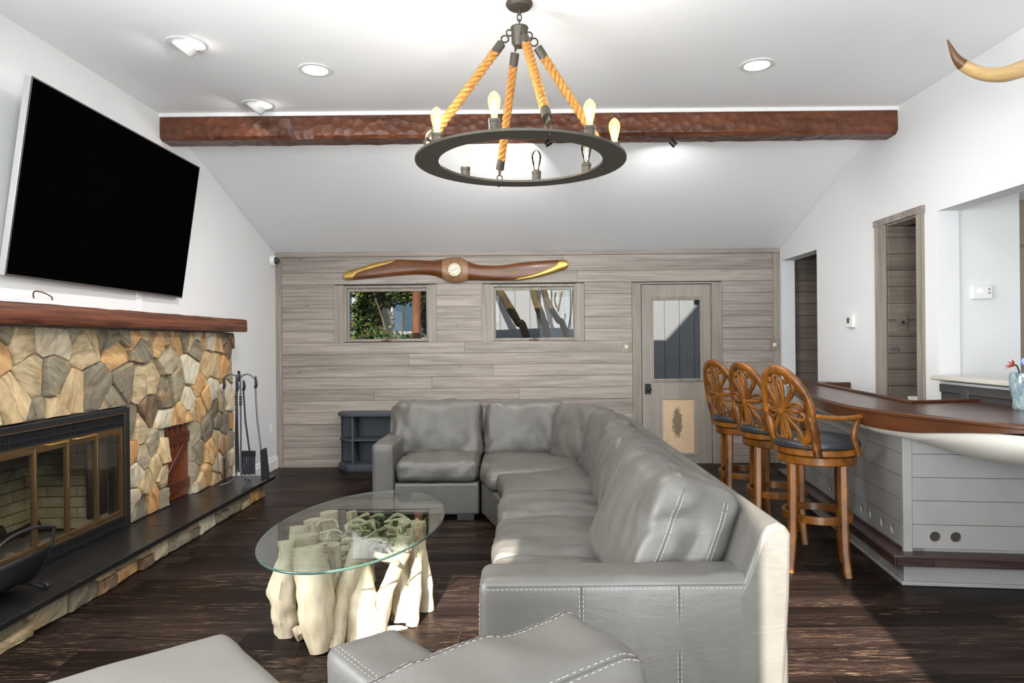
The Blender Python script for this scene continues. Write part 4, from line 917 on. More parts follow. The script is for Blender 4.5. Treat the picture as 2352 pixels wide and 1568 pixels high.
for k in range(12):
    a = k * PI / 6; B(-0.003, 0.003, -0.0105, -0.009, 0.052, 0.069).xf(Matrix.Translation((cx, yf, cz)) @ Matrix.Rotation(a, 4, 'Y')).obj('numeral_mark', dark_m, fc)
for ang, L in ((PI / 180 * 70, 0.034), (PI / 180 * 245, 0.05)):
    B(-0.0018, 0.0018, -0.012, -0.0105, -0.006, L).xf(Matrix.Translation((cx, yf, cz)) @ Matrix.Rotation(ang, 4, 'Y')).obj('hand', dark_m, fc)
for k in range(8):
    a = R(22.5 + 45 * k); MB().lathe([(0.0, -0.010), (0.008, -0.008), (0.009, 0.02), (0, 0.02)], 10, (cx + 0.105 * math.cos(a), yf + 0.012 + 0.01 * abs(math.cos(a)), cz + 0.105 * math.sin(a)), 'y').obj('bolt', plain('copper_bolt', lin(110, 70, 48), 0.4, 0.6), pc, smooth=50)

# ------------------------------------------------------------------ low corner shelf behind the sofa
bs = thing('corner_shelf', 'low slate-blue shelf unit with chamfered end against the plank wall', 'shelf', (-2.06, YB, 0))
pl = [(0, -0.004), (0, -0.16), (0.14, -0.30), (1.2, -0.30), (1.2, -0.004)]
pl2 = [(0.012, -0.004), (0.012, -0.155), (0.145, -0.288), (1.19, -0.288), (1.19, -0.004)]
MB().prism(pl, 'z', 0.60, 0.64).obj('top', shelf_m, bs, bevel=0.003); MB().prism(pl, 'z', 0.0, 0.075).obj('plinth', shelf_m, bs, bevel=0.003); MB().prism(pl2, 'z', 0.33, 0.35).obj('middle_shelf', shelf_m, bs, bevel=0.002)
MB().box(0.012, 1.19, -0.016, -0.004, 0.075, 0.60).obj('back_panel', shelf_m, bs); MB().box(0.18, 0.20, -0.287, -0.016, 0.075, 0.60).obj('divider', shelf_m, bs); MB().box(0.0, 0.012, -0.05, -0.004, 0.075, 0.60).obj('side_panel', shelf_m, bs)

# ------------------------------------------------------------------ sectional sofa
def cushion(sx, sy, sz, r, puff=(0, 0, 0), wr=0.006, seed=0, n=16, taper=0.0, sag=0.0, freq=5.0, stretch=(1, 1, 1)):
    """soft box centred at the origin: rounded edges, bulging faces, leather wrinkles"""
    m = MB(); h = (sx / 2, sy / 2, sz / 2)
    for ax in range(3):
        for sg in (-1, 1):
            o = len(m.v); a, b = [k for k in range(3) if k != ax]
            for i in range(n + 1):
                for j in range(n + 1):
                    p = [0, 0, 0]; p[ax] = sg
                    p[a] = math.sin((-1 + 2 * i / n) * PI / 2); p[b] = math.sin((-1 + 2 * j / n) * PI / 2)
                    q = [max(-(h[k] - r), min(h[k] - r, p[k] * h[k])) for k in range(3)]
                    d = Vector([p[k] * h[k] - q[k] for k in range(3)])
                    if d.length > 1e-9: d.normalize()
                    v = Vector(q) + d * r
                    for k in range(3):
                        o1, o2 = [z for z in range(3) if z != k]
                        v[k] += puff[k] * p[k] * (1 - (v[o1] / h[o1]) ** 2) * (1 - (v[o2] / h[o2]) ** 2) if abs(p[k]) > 0.99 or True else 0
                    nrm = d if d.length > 0.1 else Vector((0, 0, 1))
                    w_ = wr * (noise.noise(Vector((v[0] * freq * stretch[0] + seed, v[1] * freq * stretch[1], v[2] * freq * stretch[2]))) + 0.5 * noise.noise(Vector((v[0] * freq * 2.7 * stretch[0], v[1] * freq * 2.7 * stretch[1] + seed, v[2] * freq * 2.7 * stretch[2]))))
                    cr_ = 1 - abs(noise.noise(Vector((v[0] * freq * 1.1 * stretch[0] - seed, v[1] * freq * 1.1 * stretch[1] + 3, v[2] * freq * 1.1 * stretch[2]))))
                    v += nrm * (w_ - wr * 0.75 * max(0, cr_ - 0.72) / 0.28)
                    if sag: v[2] -= sag * (1 - (v[0] / h[0]) ** 2) * (v[2] > 0)
                    m.v.append(tuple(v))
            m.f += [(o + i * (n + 1) + j, o + i * (n + 1) + j + 1, o + (i + 1) * (n + 1) + j + 1, o + (i + 1) * (n + 1) + j) for i in range(n) for j in range(n)]
    return m
def weld(mb, name, mat, parent, T=None):
    if T is not None: mb.xf(T)
    o = mb.obj(name, mat, parent, smooth=180)
    bm = bmesh.new(); bm.from_mesh(o.data); bmesh.ops.remove_doubles(bm, verts=bm.verts, dist=0.0008); bmesh.ops.recalc_face_normals(bm, faces=bm.faces); bm.to_mesh(o.data); bm.free()
    o.data.shade_smooth(); return o
def TR(x, y, z, rz=0, rx=0, ry=0): return Matrix.Translation((x, y, z)) @ Matrix.Rotation(R(rz), 4, 'Z') @ Matrix.Rotation(R(ry), 4, 'Y') @ Matrix.Rotation(R(rx), 4, 'X')
from mathutils.bvhtree import BVHTree
def snap(path, o, push=0.0006):
    t = BVHTree.FromPolygons([v.co for v in o.data.vertices], [tuple(p.vertices) for p in o.data.polygons]); out = []
    for p in path:
        loc, nr, _, _ = t.find_nearest(Vector(p)); out.append(loc + nr * push)
    return out
def stitches(path, parent, r=0.0008, dash=0.009, gap=0.006, m=None, name='stitching'):
    P = [Vector(p) for p in path]; mb = MB(); acc = 0; 
    for a, b in zip(P[:-1], P[1:]):
        L = (b - a).length; s = 0
        if L < 1e-6: continue
        d = (b - a) / L
        while s + dash <= L + 1e-9: mb.tube([a + d * s, a + d * (s + dash)], r, 4); s += dash + gap
    o = mb.obj(name, m or stitch_m, parent); o['kind'] = 'stuff'; return o
sofa = thing('sectional_sofa', 'large grey leather sectional sofa curving round the room corner', 'sofa')
ZF = 0.045
# bases
def base(poly, z0=ZF, z1=0.295, nm='base'): return MB().prism(poly, 'z', z0, z1).obj(nm, leather_m, sofa, bevel=0.018, seg=3)
base([(-1.02, 5.345), (-0.352, 5.345), (-0.352, 6.2), (-1.02, 6.2)])
arc = [(-0.335, 5.36), (-0.31, 5.30), (-0.26, 5.12), (-0.20, 4.92), (-0.15, 4.65), (-0.13, 4.37)]
base(arc + [(0.72, 4.37), (0.74, 5.4), (0.3, 6.15), (-0.335, 6.15)])
base([(-0.125, 2.30), (0.74, 2.30), (0.74, 4.355), (-0.125, 4.355)])
# arms
A1 = weld(cushion(0.178, 0.93, 0.565, 0.03, (0.004, 0.004, 0.004), 0.003, 1, 14), 'arm', leather_m, sofa, TR(-1.11, 5.80, ZF + 0.2825))
A2 = weld(cushion(0.985, 0.185, 0.61, 0.034, (0.003, 0.006, 0.004), 0.003, 5, 18), 'arm', leather_m, sofa, TR(0.345, 2.235, ZF + 0.305))
# back frame swept round the corner
path = [(-1.2, 6.17), (-0.9, 6.17), (-0.4, 6.17), (0.0, 6.15), (0.3, 6.05), (0.55, 5.82), (0.70, 5.50), (0.75, 5.1), (0.755, 4.4), (0.755, 3.6), (0.755, 2.9), (0.755, 2.14)]
Pp = [Vector((p[0], p[1], 0)) for p in spline([(a, b, 0) for a, b in path], 5)]
sec = [(-0.09, ZF), (-0.09, 0.60), (-0.062, 0.64), (-0.005, 0.79), (0.015, 0.815), (0.045, 0.825), (0.070, 0.818), (0.087, 0.79), (0.082, 0.60), (0.045, ZF)]
# section is (inward negative .. outward positive, height); path runs clockwise so the outside is on its left
bk = MB(); k = len(sec)
for i, p in enumerate(Pp):
    t = (Pp[min(i + 1, len(Pp) - 1)] - Pp[max(i - 1, 0)]).normalized(); nrm = Vector((-t.y, t.x, 0))
    for (a, z) in sec: bk.v.append(tuple(p + nrm * a + Vector((0, 0, z))))
bk.f += [(i * k + q, i * k + (q + 1) % k, (i + 1) * k + (q + 1) % k, (i + 1) * k + q) for i in range(len(Pp) - 1) for q in range(k)] + [tuple(range(k)), tuple((len(Pp) - 1) * k + q for q in range(k))]
bk.obj('back_frame', leather_m, sofa, bevel=0.014, seg=3)
# seat cushions
weld(cushion(0.655, 0.70, 0.165, 0.05, (0.0, 0.012, 0.028), 0.012, 11, 34, freq=4.5, stretch=(1.6, 0.8, 1)), 'seat_cushion', leather_m, sofa, TR(-0.686, 5.70, 0.385))
for i, yc in enumerate((2.68, 3.345, 4.015)):
    weld(cushion(0.70, 0.665, 0.165, 0.055, (0.012, 0.0, 0.030), 0.014, 20 + i * 7, 34, freq=4.0, stretch=(0.8, 1.8, 1)), 'seat_cushion', leather_m, sofa, TR(0.205, yc, 0.385))
def polycushion(poly, z0, z1, seed, wr=0.008):
    P = [tuple(p[:2]) for p in spline([(a, b, 0) for a, b in poly + poly[:1]], 5)][:-1]; n = len(P)
    cx, cy = sum(p[0] for p in P) / n, sum(p[1] for p in P) / n; m = MB()
    for (s, f) in ((0.90, 0.0), (0.97, 0.06), (1.0, 0.3), (1.0, 0.62), (0.97, 0.86), (0.92, 0.96), (0.82, 1.03), (0.6, 1.10), (0.35, 1.14), (0.12, 1.15)):
        for p in P:
            x, y = cx + (p[0] - cx) * s, cy + (p[1] - cy) * s
            m.v.append((x, y, z0 + (z1 - z0) * f + wr * (nz(x * 6 + seed, y * 6, f) + 0.5 * nz(x * 15, y * 15 + seed, f)) * (f > 0.2)))
    m.f += [(r_ * n + i, r_ * n + (i + 1) % n, (r_ + 1) * n + (i + 1) % n, (r_ + 1) * n + i) for r_ in range(9) for i in range(n)] + [tuple(range(n)), tuple(9 * n + i for i in range(n))]
    o = m.obj('seat_cushion', leather_m, sofa, smooth=180); return o
polycushion([(-0.345, 5.33), (-0.30, 5.20), (-0.24, 5.0), (0.1, 5.08), (0.48, 5.35), (0.40, 5.75), (0.1, 6.0), (-0.3, 6.02), (-0.348, 5.9)], 0.30, 0.452, 3)
polycushion([(-0.20, 4.96), (-0.155, 4.75), (-0.14, 4.45), (-0.10, 4.37), (0.3, 4.365), (0.60, 4.38), (0.64, 4.8), (0.52, 5.3), (0.12, 5.02)], 0.295, 0.448, 6)
# back cushions (local: x = width, y = thickness facing -y, z = height)
def backc(x, y, z, rz, wd, hh, th, lean, seed, n=34, wr=0.016, roll=0):
    T = Matrix.Translation((x, y, z)) @ Matrix.Rotation(R(rz), 4, 'Z') @ Matrix.Rotation(R(roll), 4, 'Y') @ Matrix.Rotation(R(-lean), 4, 'X')
    mb = cushion(wd, th, hh, 0.065, (0.010, 0.045, 0.018), wr, seed, n, freq=4.6, stretch=(1.5, 1, 0.7))
    o = weld(mb, 'back_cushion', leather_m, sofa, T)
    return o, T
backc(-0.74, 5.915, 0.645, 0, 0.775, 0.49, 0.22, 13, 31)
backc(0.02, 5.91, 0.64, 2, 0.70, 0.48, 0.21, 13, 43)
backc(0.475, 5.58, 0.635, -48, 0.58, 0.47, 0.20, 14, 57)
backc(0.60, 4.93, 0.635, -84, 0.68, 0.48, 0.21, 15, 63)
backc(0.575, 4.06, 0.635, -90, 0.66, 0.48, 0.22, 16, 71)
backc(0.57, 3.40, 0.640, -90, 0.68, 0.49, 0.23, 17, 83)
near_c, Tn = backc(0.525, 2.72, 0.665, -86, 0.78, 0.50, 0.29, 22, 97, 44, 0.014, 0)
# seams on the near end cushion, on the near arm and on the arm of the far end
e_ = 0.39 - 0.006
def onc(x, y, z): return Tn @ Vector((x, y, z))
for yy in (-0.09, 0.08):
    P = [onc(e_ + 0.03, yy, 0.25 * t_) for t_ in [(-0.93 + 1.86 * i / 40) for i in range(41)]]
    P = snap(P, near_c); MB().tube(P, 0.0018, 5).obj('seam', seam_m, near_c)
    for dd in (-0.007, 0.007): plabel(stitches(snap([p + (Tn.to_3x3() @ Vector((0, dd, 0))) for p in P], near_c), near_c, 0.0009, 0.009, 0.004), 'pale stitched gusset seam')
P = snap([onc(-0.36 + 0.72 * i / 40, -0.09, 0.29) for i in range(41)], near_c); MB().tube(P, 0.0018, 5).obj('seam', seam_m, near_c)
ya_ = 2.139
for x_ in (0.178, 0.486): stitches([(x_ - 0.006, ya_, 0.62), (x_ - 0.006, ya_, 0.06)], A2); stitches([(x_ + 0.006, ya_, 0.62), (x_ + 0.006, ya_, 0.06)], A2); MB().tube([(x_, ya_ + 0.001, 0.63), (x_, ya_ + 0.001, 0.05)], 0.0022, 6).obj('seam', seam_m, A2)
stitches([(-0.12, ya_ + 0.002, 0.623), (0.80, ya_ + 0.002, 0.623)], A2); MB().tube([(-0.12, ya_ + 0.006, 0.632), (0.80, ya_ + 0.006, 0.632)], 0.002, 6).obj('seam', seam_m, A2)
stitches([(-0.146, 2.16, 0.07), (-0.146, 2.16, 0.585)], A2)
stitches([(-1.035, 5.337, 0.07), (-1.035, 5.337, 0.585)], A1, 0.001)
for (x, y) in ((-0.46, 5.40), (-1.1, 5.42), (-0.06, 2.24), (0.74, 2.24), (-0.05, 4.25), (-1.1, 6.1), (0.5, 4.3)):
    MB().box(x - 0.068, x + 0.068, y - 0.05, y + 0.05, 0, ZF + 0.002).obj('foot', foot_m, sofa, bevel=0.004)

# ------------------------------------------------------------------ foreground armchair and ottoman
ch = thing('leather_armchair', 'grey leather armchair with loose back cushion in the foreground', 'armchair', (-0.47, 1.32, 0), R(39.4))
# local: +y is the way the chair faces, +x its right side
RA = weld(cushion(0.215, 0.92, 0.56, 0.035, (0.004, 0.004, 0.004), 0.003, 3, 16), 'arm', leather_m, ch, TR(0.352, -0.06, 0.335))
weld(cushion(0.215, 0.84, 0.56, 0.035, (0.004, 0.004, 0.004), 0.003, 8, 12), 'arm', leather_m, ch, TR(-0.352, -0.10, 0.335))
MB().box(-0.24, 0.24, -0.50, 0.32, 0.055, 0.29).obj('base', leather_m, ch, bevel=0.02)
weld(cushion(0.48, 0.64, 0.16, 0.05, (0, 0.01, 0.025), 0.008, 14, 14), 'seat_cushion', leather_m, ch, TR(0, 0.0, 0.37))
weld(cushion(0.92, 0.17, 0.70, 0.05, (0, 0.01, 0.0), 0.004, 15, 14), 'back_frame', leather_m, ch, TR(0, -0.585, 0.41, 0, 6))
cu = weld(cushion(0.70, 0.26, 0.50, 0.06, (0.02, 0.05, 0.02), 0.012, 51, 26, freq=4.5, stretch=(1.4, 1, 0.8)), 'back_cushion', leather_m, ch, TR(0.19, -0.33, 0.585, 0, 10))
Tc = TR(0.19, -0.33, 0.585, 0, 10)
for path in ([Tc @ Vector((-0.33 + 0.66 * i / 40, 0.10, 0.29)) for i in range(41)], [Tc @ Vector((0.40, -0.11 + 0.22 * i / 14, 0.235)) for i in range(15)], [Tc @ Vector((-0.33 + 0.68 * i / 40, -0.105, 0.29)) for i in range(41)], [Tc @ Vector((0.40, -0.105, 0.23 - 0.4 * i / 24)) for i in range(25)]):
    P = snap(path, cu); MB().tube(P, 0.0014, 5).obj('seam', seam_m, cu)
    for dd in (-0.007, 0.007): stitches(snap([p + Tc.to_3x3() @ Vector((0, dd, 0)) for p in P], cu), cu, 0.0007, 0.007, 0.004)
for dd in (0.256, 0.27): stitches(snap([(dd, 0.36 - 0.74 * i / 40, 0.63) for i in range(41)], RA), RA, 0.0007, 0.008, 0.004)
for sx in (-1, 1):
    for sy in (-0.45, 0.35): MB().box(sx * 0.37 - 0.05, sx * 0.37 + 0.05, sy - 0.05, sy + 0.05, 0, 0.058).obj('foot', foot_m, ch, bevel=0.004)
ot = thing('leather_ottoman', 'pale grey leather ottoman in the lower left foreground', 'ottoman', (-1.03, 1.83, 0), R(42))
weld(cushion(0.66, 0.66, 0.15, 0.045, (0.004, 0.004, 0.012), 0.003, 2, 22), 'top_cushion', plain('worn_grey_leather', lin(108, 105, 99), 0.45, var=0.05, vscale=4, bump=0.12, bscale=90), ot, TR(0, 0, 0.375))
MB().box(-0.315, 0.315, -0.315, 0.315, 0.06, 0.30).obj('base', leather_m, ot, bevel=0.02)
for sx in (-1, 1):
    for sy in (-1, 1): MB().box(sx * 0.26 - 0.04, sx * 0.26 + 0.04, sy * 0.26 - 0.04, sy * 0.26 + 0.04, 0, 0.062).obj('foot', foot_m, ot)

# ------------------------------------------------------------------ driftwood coffee table
ct = thing('driftwood_table', 'oval glass coffee table on a bleached driftwood root base', 'coffee table', (-0.865, 3.57, 0))
GA, GB, GZ = 0.43, 0.775, 0.452; rotg = R(-4)
el = [(GA * math.cos(2 * PI * i / 96), GB * math.sin(2 * PI * i / 96)) for i in range(96)]
el = [(a * math.cos(rotg) - b * math.sin(rotg), a * math.sin(rotg) + b * math.cos(rotg)) for a, b in el]
gt = MB(); gt.v += [(a * 0.994, b * 0.994, GZ + 0.012) for a, b in el] + [(a * 0.994, b * 0.994, GZ) for a, b in el]; gt.f += [tuple(range(96)), tuple(range(191, 95, -1))]
go = gt.obj('glass_top', table_glass_m, ct)
ge = MB(); ge.v += [(a * s, b * s, GZ + z) for (s, z) in ((0.994, 0.012), (0.999, 0.0105), (1.0, 0.006), (0.999, 0.0015), (0.994, 0.0)) for a, b in el]
ge.f += [(r_ * 96 + i, r_ * 96 + (i + 1) % 96, (r_ + 1) * 96 + (i + 1) % 96, (r_ + 1) * 96 + i) for r_ in range(4) for i in range(96)]
plabel(ge.obj('glass_edge', glassedge_m, ct, smooth=60), 'dark green polished glass edge')
def root(pts, rad, seed, n=16, name='root', rough=0.12):
    P = spline(pts, 7); m = len(P); mb = MB()
    rr = [tuple(p[:1])[0] for p in spline([(r, 0, 0) for r in rad], 7)]
    sec = [(math.cos(2 * PI * q / n), math.sin(2 * PI * q / n)) for q in range(n)]; mb.sweep(P, sec, None, False, rr)
    ax = {}
    for i in range(m):
        for q in range(n):
            v = Vector(mb.v[i * n + q]); d = v - P[i]
            f = 1 + rough * (nz(math.cos(2 * PI * q / n) * 1.6 + seed, math.sin(2 * PI * q / n) * 1.6, i * 0.22) * 1.4 + 0.7 * nz(q * 0.9 + seed, i * 0.35, 4))
            w_ = P[i] + d * f; w_.z = max(0.0005, min(GZ - 0.0015, w_.z)); mb.v[i * n + q] = tuple(w_)
    return mb.obj(name, drift_m, ct, smooth=70)
Zt = GZ - 0.004
root([(-0.285, -0.30, 0), (-0.294, -0.30, 0.11), (-0.293, -0.29, 0.24), (-0.285, -0.27, 0.36), (-0.295, -0.25, Zt)], [0.042, 0.058, 0.062, 0.046, 0.040], 1, rough=0.3)
root([(-0.071, -0.47, 0), (-0.092, -0.45, 0.14), (-0.109, -0.42, 0.28), (-0.15, -0.37, 0.39), (-0.175, -0.33, Zt)], [0.045, 0.078, 0.082, 0.075, 0.070], 2, 20, rough=0.1)
root([(-0.066, -0.27, 0.10), (-0.060, -0.27, 0.2), (-0.056, -0.27, 0.30), (-0.062, -0.27, Zt - 0.02)], [0.045, 0.04, 0.034, 0.032], 3, 14)
root([(-0.025, -0.43, 0), (-0.015, -0.40, 0.08), (0.0, -0.36, 0.18), (0.029, -0.32, 0.29), (0.08, -0.28, Zt)], [0.05, 0.046, 0.042, 0.044, 0.046], 4)
root([(0.085, -0.32, 0), (0.079, -0.31, 0.10), (0.073, -0.29, 0.2), (0.062, -0.26, 0.30), (0.06, -0.25, 0.345)], [0.088, 0.085, 0.07, 0.05, 0.025], 5, 20, rough=0.14)
root([(0.135, -0.30, 0), (0.16, -0.285, 0.10), (0.19, -0.265, 0.2), (0.225, -0.24, 0.28), (0.255, -0.21, 0.36), (0.275, -0.17, Zt)], [0.058, 0.05, 0.038, 0.034, 0.04, 0.052], 6)
root([(0.245, -0.20, 0.345), (0.20, -0.20, 0.338), (0.154, -0.20, 0.345), (0.085, -0.22, 0.385)], [0.03, 0.022, 0.02, 0.012], 7, 12)
root([(0.305, -0.20, 0), (0.309, -0.17, 0.12), (0.315, -0.12, 0.24), (0.305, -0.07, 0.36), (0.29, -0.05, Zt)], [0.026, 0.032, 0.030, 0.028, 0.034], 8, rough=0.25)
root([(0.345, 0.0, 0), (0.341, 0.01, 0.13), (0.322, 0.03, 0.26), (0.305, 0.05, 0.36), (0.30, 0.06, Zt)], [0.042, 0.038, 0.032, 0.034, 0.042], 9)
root([(0.236, -0.15, 0), (0.240, -0.12, 0.10), (0.241, -0.09, 0.2), (0.235, -0.05, 0.3)], [0.042, 0.05, 0.042, 0.03], 10, rough=0.45)
root([(-0.29, -0.08, 0), (-0.30, -0.06, 0.14), (-0.305, -0.03, 0.28), (-0.31, 0.0, Zt)], [0.05, 0.048, 0.044, 0.05], 11, rough=0.2)
root([(-0.20, -0.25, 0.03), (-0.215, -0.2, 0.2), (-0.235, -0.14, 0.32), (-0.24, -0.12, Zt - 0.01)], [0.045, 0.05, 0.055, 0.06], 12, rough=0.25)
root([(-0.28, 0.18, 0), (-0.29, 0.19, 0.15), (-0.30, 0.20, 0.3), (-0.31, 0.20, Zt - 0.02)], [0.05, 0.045, 0.04, 0.045], 13)
root([(-0.22, 0.36, 0), (-0.24, 0.36, 0.15), (-0.26, 0.37, 0.3), (-0.27, 0.37, Zt - 0.02)], [0.05, 0.045, 0.04, 0.05], 14)
root([(-0.06, 0.42, 0), (-0.08, 0.42, 0.18), (-0.12, 0.42, 0.3), (-0.15, 0.42, Zt - 0.03)], [0.05, 0.04, 0.035, 0.03], 15)
root([(0.20, 0.26, 0), (0.21, 0.24, 0.18), (0.2, 0.22, 0.3), (0.2, 0.2, Zt - 0.03)], [0.045, 0.04, 0.035, 0.035], 16)
root([(-0.22, -0.36, 0.02), (-0.17, -0.32, 0.04), (-0.12, -0.28, 0.06)], [0.03, 0.035, 0.04], 17, 12, rough=0.4)
root([(0.16, -0.28, 0.012), (0.24, -0.26, 0.016), (0.29, -0.25, 0.012)], [0.018, 0.014, 0.004], 18, 8)
rg = random.Random(8)
for k in range(90):
    a0 = Vector((rg.uniform(-0.27, 0.24), rg.uniform(-0.22, 0.36), rg.uniform(0.30, 0.42))); d = Vector((rg.uniform(-1, 1), rg.uniform(-1, 1), rg.uniform(-0.25, 0.25))).normalized() * rg.uniform(0.08, 0.2)
    b0 = a0 + d; mid = (a0 + b0) / 2 + Vector((rg.uniform(-0.05, 0.05), rg.uniform(-0.05, 0.05), rg.uniform(-0.03, 0.04)))
    for q in (a0, mid, b0): q.z = min(q.z, 0.42); q.x = max(-0.30, min(0.30, q.x))
    r0 = rg.uniform(0.005, 0.013); root([a0, mid, b0], [r0, r0 * 1.1, r0 * 0.6], k, 7, 'twig', 0.15)

# ------------------------------------------------------------------ bar stools
def stool(loc, rs, rb, label):
    t = thing('bar_stool', label, 'bar stool', (loc[0], loc[1], 0), 0, 'carved swivel bar stools')
    Rb, Rs = Matrix.Rotation(R(rb), 4, 'Z'), Matrix.Rotation(R(rs), 4, 'Z')
    for sx in (-1, 1):
        for sy in (-1, 1):
            q = [(0.138, 0.66), (0.140, 0.45), (0.141, 0.28), (0.146, 0.14), (0.154, 0.05), (0.160, 0.0)]
            m = MB().bar([(sx * a, sy * a, z) for a, z in q], 0.050, 0.050, up=(1, 0, 0), scale=[1.05, 1.0, 0.95, 0.9, 0.86, 0.84]); m.xf(Rb).obj('leg', stoolwood_m, t, smooth=20)
    MB().sweep(circ(0.192, 48), [(-0.011, 0.308), (0.011, 0.308), (0.013, 0.33), (0.011, 0.352), (-0.011, 0.352)], up=(0, 0, 1), closed=True).obj('foot_ring', stoolwood_m, t, smooth=50)
    MB().lathe([(0.0, 0.655), (0.222, 0.655), (0.228, 0.662), (0.228, 0.702), (0.22, 0.708), (0.0, 0.708)], 48).obj('apron_ring', stoolwood_m, t, smooth=40)
    MB().lathe([(0.0, 0.712), (0.236, 0.712), (0.242, 0.718), (0.242, 0.746), (0.235, 0.752), (0.0, 0.752)], 48).obj('seat_ring', stoolwood_m, t, smooth=40)
    st = MB().lathe([(0.0, 0.752), (0.236, 0.752), (0.247, 0.762), (0.249, 0.778), (0.238, 0.797), (0.205, 0.812), (0.14, 0.822), (0.06, 0.826), (0.0, 0.827)], 48).obj('seat', blackleather_m, t, smooth=80)
    MB().tube(circ(0.247, 48, 0.764), 0.005, 6, True).obj('piping', blackleather_m, st, smooth=80)
    # back: leaning oval frame
    def bp(y, h): c = 0.05 * (y / 0.2) ** 2; return (-0.195 + c * 0.9 - 0.20 * (h + 0.26), y, 0.975 + h)
    ov = [bp(0.197 * math.cos(2 * PI * i / 56), 0.25 * math.sin(2 * PI * i / 56)) for i in range(56)]
    fr_ = MB(); nn = Vector((-0.98, 0, -0.2)).normalized()
    fr_.bar(ov, 0.052, 0.036, up=tuple(nn), closed=True); fr_.xf(Rs).obj('back_frame', stoolwood_m, t, smooth=50)
    def fret(pts, wd=0.02, closed=False):
        MB().bar([bp(a, b) for a, b in pts], wd, 0.02, up=tuple(nn), closed=closed).xf(Rs).obj('fretwork', stoolwood_m, t, smooth=50)
    def petal(ang, L, wd):
        out = []
        for i in range(22):
            u = i / 22 * 2 * PI; a = L * 0.5 * (1 - math.cos(u)); b = wd * math.sin(u) * (0.35 + 0.65 * (1 - math.cos(u)) / 2)
            out.append((a * math.cos(ang) - b * math.sin(ang), a * math.sin(ang) + b * math.cos(ang)))
        return out
    for ang, L, wd in ((PI / 2, 0.215, 0.048), (PI / 2, 0.17, 0.02), (-PI / 2, 0.215, 0.048), (-PI / 2, 0.17, 0.02), (0.2, 0.16, 0.034), (PI - 0.2, 0.16, 0.034), (-0.2, 0.16, 0.034), (PI + 0.2, 0.16, 0.034)): fret(petal(ang, L, wd), 0.017, True)
    for sy in (-1, 1):
        for sz in (-1, 1):
            fret([tuple(p[:2]) for p in spline([(sy * 0.02, sz * 0.02, 0), (sy * 0.065, sz * 0.075, 0), (sy * 0.105, sz * 0.12, 0), (sy * 0.11, sz * 0.165, 0), (sy * 0.08, sz * 0.19, 0), (sy * 0.058, sz * 0.17, 0)], 5)], 0.032)
    MB().lathe([(0, -0.016), (0.022, -0.012), (0.024, 0), (0.022, 0.012), (0, 0.016)], 14, (0, 0, 0), 'x').xf(Rs @ Matrix.Translation(bp(0, 0))).obj('boss', stoolwood_m, t, smooth=60)
    for sy in (-1, 1):
        MB().bar(spline([bp(sy * 0.19, -0.02), bp(sy * 0.195, -0.10), (-0.165, sy * 0.185, 0.80), (-0.15, sy * 0.19, 0.715)], 6), 0.036, 0.05, up=(1, 0, 0)).xf(Rs).obj('back_post', stoolwood_m, t, smooth=50)
        a0 = bp(sy * 0.20, -0.015)
        MB().bar(spline([a0, (-0.10, sy * 0.225, 0.945), (0.0, sy * 0.240, 0.940), (0.085, sy * 0.236, 0.942), (0.125, sy * 0.230, 0.945)], 6), 0.04, 0.026, up=(0, 0, 1)).xf(Rs).obj('arm', stoolwood_m, t, smooth=50)
        MB().bar(spline([(0.10, sy * 0.234, 0.932), (0.075, sy * 0.234, 0.87), (0.072, sy * 0.232, 0.80), (0.098, sy * 0.236, 0.73), (0.10, sy * 0.236, 0.716)], 6), 0.036, 0.03, up=(0, 1, 0), scale=None).xf(Rs).obj('arm_post', stoolwood_m, t, smooth=50)
    return t
stool((1.805, 4.19), 18, -20, 'carved oval-back bar stool nearest the camera, black leather seat')
stool((1.80, 4.84), 17, -12, 'carved oval-back bar stool in the middle of the row of three')
stool((1.79, 5.50), 18, -8, 'carved oval-back bar stool farthest from the camera, by the back door')

# ------------------------------------------------------------------ bar
bar = thing('home_bar', 'grey plank home bar with curved dark wooden counter and cream hull skirt', 'bar', (2.16, 3.87, 0), R(-7))
Mi = (Matrix.Translation((2.16, 3.87, 0)) @ Matrix.Rotation(R(-7), 4, 'Z')).inverted()
def bl(x, y): v = Mi @ Vector((x, y, 0)); return (v.x, v.y)
ZT = 1.0
outer = [tuple(p[:2]) for p in spline([(2.62, 6.46, 0), (2.44, 6.2, 0), (2.33, 5.85, 0), (2.19, 5.35, 0), (2.09, 4.90, 0), (2.02, 4.52, 0), (1.985, 4.16, 0), (2.0, 3.94, 0), (2.055, 3.76, 0), (2.12, 3.58, 0), (2.20, 3.39, 0), (2.275, 3.22, 0), (2.36, 3.11, 0), (2.55, 2.98, 0), (2.80, 2.90, 0), (2.865, 2.89, 0)], 6)]
inner = [(2.865, 4.28), (2.40, 4.205), (2.62, 6.06), (2.92, 6.07), (2.92, 6.46)]
OL = [bl(*p) for p in outer]; IL = [bl(*p) for p in inner]
top = MB().prism(OL + IL, 'z', ZT - 0.028, ZT).obj('counter_top', bartop_m, bar, bevel=0.004)
n = len(OL); fm = MB()
